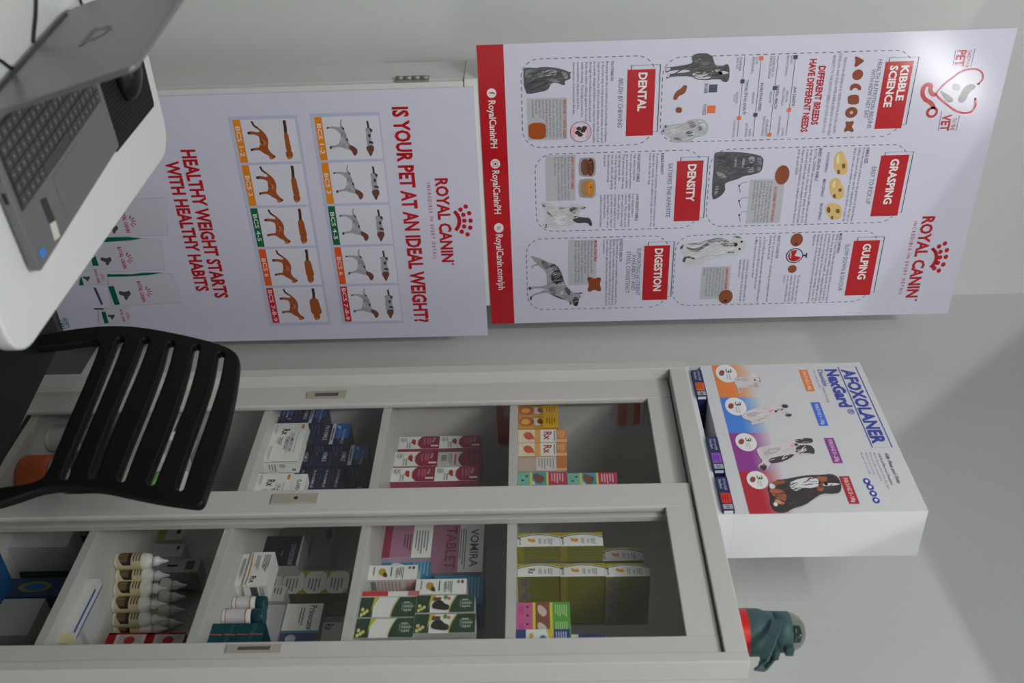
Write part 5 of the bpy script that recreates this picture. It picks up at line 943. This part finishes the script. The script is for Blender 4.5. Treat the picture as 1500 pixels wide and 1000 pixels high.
p.fur(([(385, 610), (420, 575), (470, 570), (520, 560), (570, 552), (640, 550), (680, 545), (712, 560), (728, 600), (722, 632), (690, 638), (640, 635), (600, 660), (560, 690), (500, 706), (475, 724), (430, 724), (400, 690), (400, 640)], n7), (70, 62, 60), 8.6, 60, 0.018, -75, 30, 22, .0016)
p.pell(1000+655/3.126, 520+592/3.126, 3, 3, PN(24, 22, 24), 9, n=12); p.pell(1000+425/3.126, 520+686/3.126, 3, 3, PN(186, 187, 190), 9, n=12)
BL = PN(38, 50, 128)
p.T('AFOXOLANER', (1232.5, 541.5), 651, 17.5, BL, bold=.036); p.pbox((1227.4, 537.8), (1307, 655), .0022, BL, 1)
p.T('NexGard', (1208.5, 541.3), 597, 16.5, BL, bold=.042); p.T('®', (1240.5, 599.5), 607, 9, BL, bold=0)
p.T('Chewable', (1196.8, 541.2), 566, 7, BL, bold=.004, slant=.0); p.T('tablets for dogs', (1203.8, 567.5), 590, 4.2, PN(110, 112, 130), bold=0, res=1); p.T('For oral use only', (1190.5, 543), 568, 3, PN(110, 112, 130), bold=0, res=1)
for a, b, c, s1 in (((1170, 542), (1194, 573), cols[0], 'FOR DOGS 2 - 4Kg'), ((1187.4, 589.5), (1213.7, 623.8), PN(46, 84, 168), 'FOR DOGS 4 - 10Kg'), ((1206.8, 641.5), (1235, 678.4), cols[2], 'FOR DOGS 10 - 25Kg'), ((1229, 697.6), (1259.4, 738), cols[3], 'FOR DOGS 25 - 50Kg')):
    A, B = p.q(*a), p.q(*b); p.rect(A[0], A[1], B[0], B[1], c, 2); w = B[0]-A[0]; h = B[1]-A[1]; p.text(s1, A[0]+w*.08, B[0]-w*.06, A[1]+h*.32, h*.42, PN(190, 188, 192), 3, bold=.01, res=1)
p.T('Kills Fleas and Ticks', (1295.5, 664), 708, 5, PN(46, 46, 56), bold=.012, slant=.004); p.T('Soft Beef-Flavored Chewables', (1285.5, 664.3), 711, 3.8, PN(60, 60, 70), bold=.008, res=1)
for i, (x, y1, s1) in enumerate(((1279.5, 717, 'Kills fleas before they lay eggs'), (1273.3, 705, 'Prevents flea infestations'), (1267.2, 696, 'Kills ticks for one month'), (1261, 695, 'Lasts all month'))): p.T(s1, (x, 665.5), y1, 3.4, PN(120, 120, 128), bold=0, res=1); p.pell(x+1.3, 663.7, .9, .9, PN(90, 90, 96), 2, n=8)
for x, y in ((1269.6, 705), (1274.6, 713.5), (1279.2, 723), (1283.4, 732.8)):
    p.pell(x, y, 5.2, 4.6, BL, 2); p.ppoly([(x-3, y-1.5), (x, y-2.5), (x+3, y), (x+1, y+2.4), (x-2, y+1.5)], PN(176, 177, 186), 3)
build('display_body', bm, slots, t, recalc=False)
# tablet cartons in the slot
def d_nex(c, kg):
    def f(q):
        q.text('AFOXOLANER', .06, .42, .56, .2, (196, 200, 226), 2, res=1); q.text('NexGard', .08, .36, .18, .26, (206, 210, 232), 2, bold=.01, res=1); q.rect(.5, .1, .8, .9, c, 2); bars(q, .55, .76, .2, .8, 3, tuple(max(0, v-50) for v in c), 3); q.rect(.83, .1, .97, .9, (176, 178, 186), 2); q.text(kg, .86, .95, .35, .3, (50, 50, 70), 3, res=1)
    return f
NB = c_(26, 38, 92)
for y0, y1, xt, c, kg, lab in ((541.5, 580, 1031, (226, 110, 30), '4', 'navy tablet carton with orange label in the display slot, under the white poodle'), (639.5, 688, 1056, (150, 90, 200), '25', 'navy tablet carton with purple label in the display slot, in the middle'), (698, 757, 1071, (226, 54, 40), '50', 'navy tablet carton with red label sticking out at the right end of the display slot')):
    X0, X1_ = PY(1030 if y0 < 600 else 1055, y0, NY-.008).x, PY(1030 if y0 < 600 else 1055, y1, NY-.008).x
    X1_ = min(X1_, NX1-.0045)
    zb_ = lip_z+NZ0*0+.0006
    bm = bmesh.new(); sl = [mat(NB, .45), mat((200, 202, 206), .45)]; zt_ = slot_z-.0012
    box(bm, 0, X1_-X0, 0, .10, 0, zt_-zb_); bmesh.ops.recalc_face_normals(bm, faces=bm.faces)
    q = Panel(bm, sl, (0, 0, 0), (X1_-X0, 0, 0), (0, 0, zt_-zb_), rough=.45, base=.0003); d_nex(c, kg)(q)
    q = Panel(bm, sl, (X1_-X0, 0, 0), (0, .1, 0), (0, 0, zt_-zb_), rough=.45, base=.0003); q.rect(.01, .12, .09, .88, (214, 216, 218), 1)
    o = build('tablet_carton', bm, sl, recalc=False); o.location = (X0, NY-.008, zb_); setp(o, lab, 'box', 'tablet cartons in the display slot')
# water tumbler
BX, BY = PY(1125, 925.5, 1.60).x, 1.60; BZ = CZ+.0006
t = empty('water_tumbler', (BX, BY, BZ), 'dark teal drinking bottle with clear dome lid and red band on the cabinet top', 'bottle')
zz = lambda x: PY(x, 925, BY).z
R_ = .0455; TL = mat((62, 88, 92), .5, spec=.35, name='teal_plastic')
bm = bmesh.new(); lathe(bm, [(R_*.9, BZ), (R_*.97, BZ+.004), (R_*.97, zz(1092)), (R_, zz(1094)), (R_, zz(1106)), (R_*.985, zz(1113)), (R_*.9, zz(1119)), (R_*.88, zz(1131)), (R_*.8, zz(1132))], BX, BY, 48); build('body', bm, TL, t)
bm = bmesh.new(); lathe(bm, [(R_*.98, BZ+.006), (R_*.985, zz(1098))], BX, BY, 48, cap=False); build('red_band', bm, mat((200, 26, 24), .4, name='red_band'), t)['label'] = 'red band with white tag'
bm = bmesh.new()
for i in range(4):
    a0, a1 = math.radians(203+i*4), math.radians(207+i*4); rr = R_*1.002
    bm.faces.new([bm.verts.new((BX+rr*math.cos(a), BY+rr*math.sin(a), z)) for a, z in ((a0, BZ+.008), (a1, BZ+.008), (a1, zz(1100)), (a0, zz(1100)))])
build('tag', bm, mat((214, 214, 210), .5), t)
bm = bmesh.new(); lathe(bm, [(R_*.82, zz(1132.3)), (R_*.87, zz(1133)), (R_*.86, zz(1155)), (R_*.8, zz(1156))], BX, BY, 48); build('lid', bm, TL, t)
bm = bmesh.new(); lathe(bm, [(R_*.83, zz(1156.2)), (R_*.8, zz(1161)), (R_*.68, zz(1169)), (R_*.45, zz(1176)), (R_*.12, zz(1179.5))], BX, BY, 40); build('dome', bm, glass_mat('smoky_plastic', (214, 220, 214), 1.5, .06), t, smooth=True)
bm = bmesh.new(); box(bm, BX-.006, BX+.018, BY-.014, BY+.014, zz(1156.3), zz(1172), 0, .004); build('spout', bm, TL, t)
# carry loop swung down on the right
def strap(bm, pts, w, th, mi=0):
    pts = [Vector(p) for p in pts]; ring = []
    for i, p_ in enumerate(pts):
        tg = (pts[min(i+1, len(pts)-1)]-pts[max(i-1, 0)]).normalized(); n = Vector((-.45, -.89, 0)); s_ = tg.cross(n).normalized(); n2 = s_.cross(tg)
        ring.append([bm.verts.new(p_+s_*a*w/2+n2*b*th/2) for a, b in ((-1, -1), (1, -1), (1, 1), (-1, 1))])
    for A, B in zip(ring, ring[1:]):
        for k in range(4): bm.faces.new((A[k], A[(k+1) % 4], B[(k+1) % 4], B[k]))
    bm.faces.new(ring[0]); bm.faces.new(ring[-1])
bm = bmesh.new(); P0 = [PY(1139, 908, BY-.046), PY(1134, 925, BY-.052), PY(1127, 945, BY-.05), PY(1119, 965, BY-.04), PY(1113, 978, BY-.025), PY(1112, 981, BY-.008), PY(1117, 978, BY+.012), PY(1127, 966, BY+.03), PY(1136, 956, BY+.036)]
strap(bm, P0, .019, .005); build('carry_loop', bm, TL, t)
bm = bmesh.new(); a, b = PY(1131, 950, BY), PY(1142, 962, BY); box(bm, a.x-.006, b.x, BY-.012, BY+.012, a.z, b.z, 0, .003); a, b = PY(1148, 947, BY), PY(1164, 957, BY); box(bm, a.x-.004, b.x, BY-.01, BY+.01, a.z, b.z, 0, .004); build('lid_latch', bm, TL, t)
# ================================================================== TABLE AND LAPTOP
TZ = .75
def rounded(x0, x1, y0, y1, r, n=8):
    o = []
    for cx, cy, a in ((x1-r, y1-r, 0), (x0+r, y1-r, 90), (x0+r, y0+r, 180), (x1-r, y0+r, 270)):
        o += [(cx+r*math.cos(math.radians(a+90*i/n)), cy+r*math.sin(math.radians(a+90*i/n))) for i in range(n+1)]
    return o
tx0, tx1, ty0, ty1 = -1.925, -1.165, .10, .822
t = empty('desk', ((tx0+tx1)/2, (ty0+ty1)/2, 0), 'white rounded corner desk carrying the open laptop', 'desk')
bm = plate([rounded(tx0, tx1, ty0, ty1, .06)], .014, .005, 3); bm.transform(Matrix.Translation((0, 0, TZ-.014))); build('tabletop', bm, mat((214, 217, 216), .4, bump=.01, bscale=100, name='white_desk'), t)
for x in (tx0+.08, tx1-.08):
    for y in (ty0+.08, ty1-.08):
        bm = bmesh.new(); lathe(bm, [(.018, .001), (.018, TZ-.029)], x, y, 20); build('leg', bm, mat((190, 190, 188), .4), t)
# laptop
fr, fl = PZ(60.5, 399, TZ+.021), PZ(176, 214, TZ+.021)
ax = (fl-fr); ax.z = 0; LWd = ax.length; ax.normalize(); ay = Vector((ax.y, -ax.x, 0))     # ay: towards the hinge
if ay.y > 0: ay = -ay
DEP = .245; BT = .016; z0 = TZ+.0045
t = empty('laptop', fr+ax*LWd/2+ay*DEP/2-Vector((0, 0, .0205)), 'open dark grey laptop seen from behind its lid, on the white desk', 'laptop')
LM = Matrix((ax.to_4d(), ay.to_4d(), (0, 0, 1, 0), (0, 0, 0, 1))).transposed(); LM = Matrix(((ax.x, ay.x, 0, fr.x), (ax.y, ay.y, 0, fr.y), (0, 0, 1, z0), (0, 0, 0, 1)))
LG = mat((112, 113, 116), .42, metal=.25, spec=.4, bump=.02, bscale=500, name='laptop_grey'); LGD = mat((58, 59, 62), .5, name='laptop_dark')
def lbuild(name, bm, m, parent, Mx=LM, **k): bm.transform(Mx); return build(name, bm, m, parent, **k)
bm = plate([rounded(0, LWd, 0, DEP, .007)], BT/2, .003, 2); bm.transform(Matrix.Translation((0, 0, BT/2))); base = lbuild('base', bm, LG, t)
inv = lambda w: LM.inverted() @ w
ks = [inv(PZ(x, y, z0+BT)) for x, y in ((32.5, 306), (145.6, 146), (62, 256))]
kx0, kx1, ky0 = ks[0].x, ks[1].x, (ks[0].y+ks[1].y)/2
ky1 = DEP-.03
bm = bmesh.new(); box(bm, kx0-.003, kx1+.003, ky0-.003, ky1+.003, BT+.0002, BT+.0008); lbuild('keyboard_well', bm, mat((44, 45, 48), .6), base)
bm = bmesh.new(); bl = bmesh.new(); nc, nr = 19, 6
kw, kh = (kx1-kx0)/nc, (ky1-ky0)/nr
for r in range(nr):
    c = 0
    while c < nc:
        w = 6 if (r == 0 and c == 5) else 1
        x0, x1 = kx0+c*kw+.0012, kx0+(c+w)*kw-.0012; y0, y1 = ky0+r*kh+.0012, ky0+(r+1)*kh-.0012
        box(bm, x0, x1, y0, y1, BT+.0009, BT+.0024, 0)
        if w == 1:
            cx, cy = (x0+x1)/2, (y0+y1)/2
            bl.faces.new([bl.verts.new((cx+a, cy+b, BT+.0026)) for a, b in ((-.0012, -.002), (.0014, -.002), (.0014, .0016), (-.0012, .0016))])
        c += w
kb = lbuild('keyboard', bm, mat((62, 63, 67), .55), base); lbuild('key_legends', bl, mat((150, 152, 156), .5), base)
for nm, q, c in (('sticker', ((56, 369), (63, 361), (69, 371), (62, 379)), (52, 128, 200)), ('dark_sticker', ((59, 293), (67, 288), (81, 322), (72, 327)), (38, 38, 42)), ('pale_sticker', ((73, 328), (81, 323), (88, 346), (80, 353)), (206, 202, 194))):
    bm = bmesh.new(); lo = [bm.verts.new(PZ(a, b, z0+BT+.0004)) for a, b in q]; hi = [bm.verts.new(v.co+Vector((0, 0, .0004))) for v in lo]
    bm.faces.new(lo); bm.faces.new(hi)
    for i in range(4): bm.faces.new((lo[i], lo[(i+1) % 4], hi[(i+1) % 4], hi[i]))
    build(nm, bm, mat(c, .4), base)
for py in (.115, .15): bm = bmesh.new(); box(bm, -.0006, .0012, py, py+.018, .005, .0105); lbuild('port', bm, mat((18, 18, 20), .6), base)
bm = bmesh.new(); box(bm, LWd*.33, LWd*.62, .012, ky0-.012, BT+.0002, BT+.0005); lbuild('touchpad', bm, mat((100, 101, 104), .35), base)
# lid: stands at the hinge, leaning back towards the camera
LH, TILT = .240, math.radians(74)
hy = DEP-.004
LM2 = LM @ Matrix.Translation((0, hy, .008)) @ Matrix.Rotation(TILT, 4, 'X')
bm = plate([rounded(0, LWd, 0, LH, .012)], .004, .002, 2); lid = lbuild('lid', bm, mat((116, 117, 119), .3, metal=.35, spec=.5, name='lid_grey'), t, LM2)
bm = bmesh.new(); box(bm, .008, LWd-.008, .014, LH-.008, .0042, .0046); lbuild('screen', bm, mat((12, 12, 14), .25, name='screen_black'), lid, LM2)
bm = bmesh.new()
cx, cy = LWd/2, LH/2
for a0, a1 in ((-30, 210),):
    pts = [(cx+.024*math.cos(math.radians(a0+(a1-a0)*i/16)), cy+.02*math.sin(math.radians(a0+(a1-a0)*i/16))) for i in range(17)]
    for (xa, ya), (xb, yb) in zip(pts, pts[1:]):
        k = .6; f = bm.faces.new([bm.verts.new((x, y, -.0044)) for x, y in ((xa, ya), (xb, yb), (cx+(xb-cx)*k, cy+(yb-cy)*k), (cx+(xa-cx)*k, cy+(ya-cy)*k))])
box(bm, cx-.03, cx+.03, cy-.022, cy-.012, -.0046, -.0042)
lbuild('emblem', bm, mat((56, 57, 60), .35), lid, LM2)
bm = bmesh.new(); tube(bm, [(.03, DEP-.002, .010), (LWd-.03, DEP-.002, .010)], .006, 12); lbuild('hinge', bm, LGD, t)
# mouse mat and mouse
m0, m1 = PZ(224, 150, TZ+.003), PZ(172, 231, TZ+.003)
mx0, mx1, my1 = m0.x-.004, m1.x, (m0.y+m1.y)/2
bm = plate([rounded(mx0, mx1, my1-.21, my1, .008)], .0012, .0005); bm.transform(Matrix.Translation((0, 0, TZ+.0022)))
RIB = mat((20, 22, 23), .75, spec=.25, name='ribbed_mat'); nt = RIB.node_tree; b = nt.nodes['Principled BSDF']
tc = nt.nodes.new('ShaderNodeTexCoord'); wv = nt.nodes.new('ShaderNodeTexWave'); wv.inputs['Scale'].default_value = 42; wv.bands_direction = 'Y'
bp = nt.nodes.new('ShaderNodeBump'); bp.inputs['Strength'].default_value = .9; bp.inputs['Distance'].default_value = .003
nt.links.new(tc.outputs['Object'], wv.inputs['Vector']); nt.links.new(wv.outputs['Fac'], bp.inputs['Height']); nt.links.new(bp.outputs['Normal'], b.inputs['Normal'])
cr = nt.nodes.new('ShaderNodeValToRGB'); cr.color_ramp.elements[0].color = (.004, .005, .005, 1); cr.color_ramp.elements[1].color = (.022, .025, .026, 1); nt.links.new(wv.outputs['Fac'], cr.inputs[0]); nt.links.new(cr.outputs[0], b.inputs['Base Color'])
o = build('mouse_mat', bm, RIB); setp(o, 'black ribbed mouse mat on the desk beside the laptop', 'mouse mat')
mc = PZ(190, 103, TZ+.02)
t = empty('computer_mouse', (mc.x, mc.y, TZ+.0036), 'black computer mouse on the ribbed mat, half hidden by the laptop lid', 'mouse')
bm = bmesh.new(); bmesh.ops.create_uvsphere(bm, u_segments=28, v_segments=18, radius=1)
for v in bm.verts:
    v.co.z = max(v.co.z, -.15)+.15; v.co.x *= .033*(1-.12*abs(v.co.y)); v.co.y *= .056; v.co.z *= .032*(1+.25*(-v.co.y/.056)*.5)
bm.transform(Matrix.Translation((mc.x, mc.y, TZ+.0037))); build('mouse_shell', bm, mat((18, 18, 20), .3, spec=.5, name='mouse_black'), t, smooth=True)
bm = bmesh.new(); lathe(bm, [(.007, -.004), (.007, .004)], 0, 0, 16); bm.transform(Matrix.Translation((mc.x, mc.y+.033, TZ+.0235)) @ Matrix.Rotation(math.pi/2, 4, 'Y')); build('scroll_wheel', bm, mat((40, 40, 42), .5), t)
for lab, q in (('thick black cable running over the desk to behind the laptop lid', [(53, -60), (53, -20), (53, 20), (50, 45), (49, 62)]), ('thin black cable curling up to the lid at the desk edge', [(-60, 66), (-20, 80), (2, 88), (12, 97), (22, 101)]), ('black cable behind the top of the laptop lid', [(112, -50), (114, -20), (117, 0), (124, 14), (132, 24)])):
    pts = chaikin(q, 2, False); bm = bmesh.new(); tube(bm, [PZ(a, b, TZ+.0035) for a, b in pts], .0028 if 'thick' in lab else .0022, 8); setp(build('power_cable', bm, mat((24, 26, 30), .5), recalc=True), lab, 'cable')
# ================================================================== CHAIR
def chair():
    A, Bp = Vector((-1.73, 1.195, .865)), Vector((-1.345, 1.268, .865))
    u = (Bp-A).normalized(); tilt = math.radians(-3); n = u.cross(Vector((0, 0, 1))).normalized()   # n towards the camera
    v = (Vector((0, 0, 1))*math.cos(tilt)+n*math.sin(tilt)).normalized(); n = u.cross(v).normalized()
    def q(x, y): d = ray(x, y); p = CAM+d*((A-CAM).dot(n)/d.dot(n))-A; return (p.dot(u), p.dot(v))
    t = empty('plastic_chair', ((A.x+Bp.x)/2, 1.08, 0), 'black plastic chair with slotted backrest, tucked under the desk in front of the cabinet', 'chair')
    outer = [(-40, 505), (20, 500), (60, 495), (95, 488), (150, 481), (200, 481.5), (260, 492), (315, 505), (341, 515), (352, 527), (352, 542), (345, 590), (330, 650), (311, 705), (301, 738), (294, 744), (284, 744), (240, 738), (190, 728), (150, 719), (100, 716), (60, 721), (20, 736), (-40, 752)]
    opening = [(-40, 522), (85, 511), (140, 502), (146, 507), (146, 515), (128, 560), (108, 605), (85, 660), (70, 698), (58, 708), (40, 713), (0, 718), (-40, 726)]
    slots = []
    for c, w in (([(178, 502), (168, 530), (140, 598), (112, 665), (97, 703)], 9), ([(215, 503), (204, 535), (177, 598), (152, 660), (138, 702)], 9.5), ([(252, 508), (243, 545), (220, 605), (195, 665), (180, 706)], 9.5), ([(289, 513), (281, 555), (260, 618), (238, 675), (223, 711)], 9.5), ([(325, 523), (319, 560), (304, 606), (281, 670), (265, 719)], 10)):
        c = chaikin(c, 2, False)
        dx, dy = c[-1][0]-c[0][0], c[-1][1]-c[0][1]; l = math.hypot(dx, dy); nx, ny = -dy/l*w/2, dx/l*w/2
        lp = [(a+nx, b+ny) for a, b in c]+[(c[-1][0]+nx*.5+dx/l*3, c[-1][1]+ny*.5+dy/l*3), (c[-1][0]-nx*.5+dx/l*3, c[-1][1]-ny*.5+dy/l*3)]+[(a-nx, b-ny) for a, b in c[::-1]]+[(c[0][0]-nx*.5-dx/l*3, c[0][1]-ny*.5-dy/l*3), (c[0][0]+nx*.5-dx/l*3, c[0][1]+ny*.5-dy/l*3)]
        slots.append(lp)
    loops = [[q(*p) for p in chaikin(L, 2)] for L in [outer, opening]]+[[q(*p) for p in L] for L in slots]
    bm = plate(loops, .011, .005, 3)
    bm.transform(Matrix(((u.x, v.x, n.x, A.x), (u.y, v.y, n.y, A.y), (u.z, v.z, n.z, A.z), (0, 0, 0, 1))))
    build('backrest', bm, BLACKP, t)
    SZ = .44
    a, b = PZ(89, 505, SZ+.012), PZ(-6, 701, SZ+.012)
    e = (b-a); e.z = 0; W_ = e.length; e.normalize(); f = Vector((e.y, -e.x, 0))
    if f.y > 0: f = -f
    bm = plate([rounded(-.02, W_+.02, 0, .43, .05)], .012, .006, 3)
    bm.transform(Matrix(((e.x, f.x, 0, a.x), (e.y, f.y, 0, a.y), (0, 0, 1, SZ), (0, 0, 0, 1)))); build('seat', bm, BLACKP, t)
    for i, (x, y) in enumerate(((.01, .04), (W_-.01, .04), (.01, .39), (W_-.01, .39))):
        top = a+e*x+f*y; bot = top+(e*(-.03 if x < .1 else .03)+f*(-.03 if y < .2 else .03)); top.z = SZ-.0125; bot.z = .001
        bm = bmesh.new(); tube(bm, [bot, top], .015, 14); build('leg', bm, BLACKP, t)
    for s_ in (-.005, W_-.01):      # uprights carrying the back above the seat
        p0 = a+e*s_+f*.0; p0.z = SZ+.0125
chair()
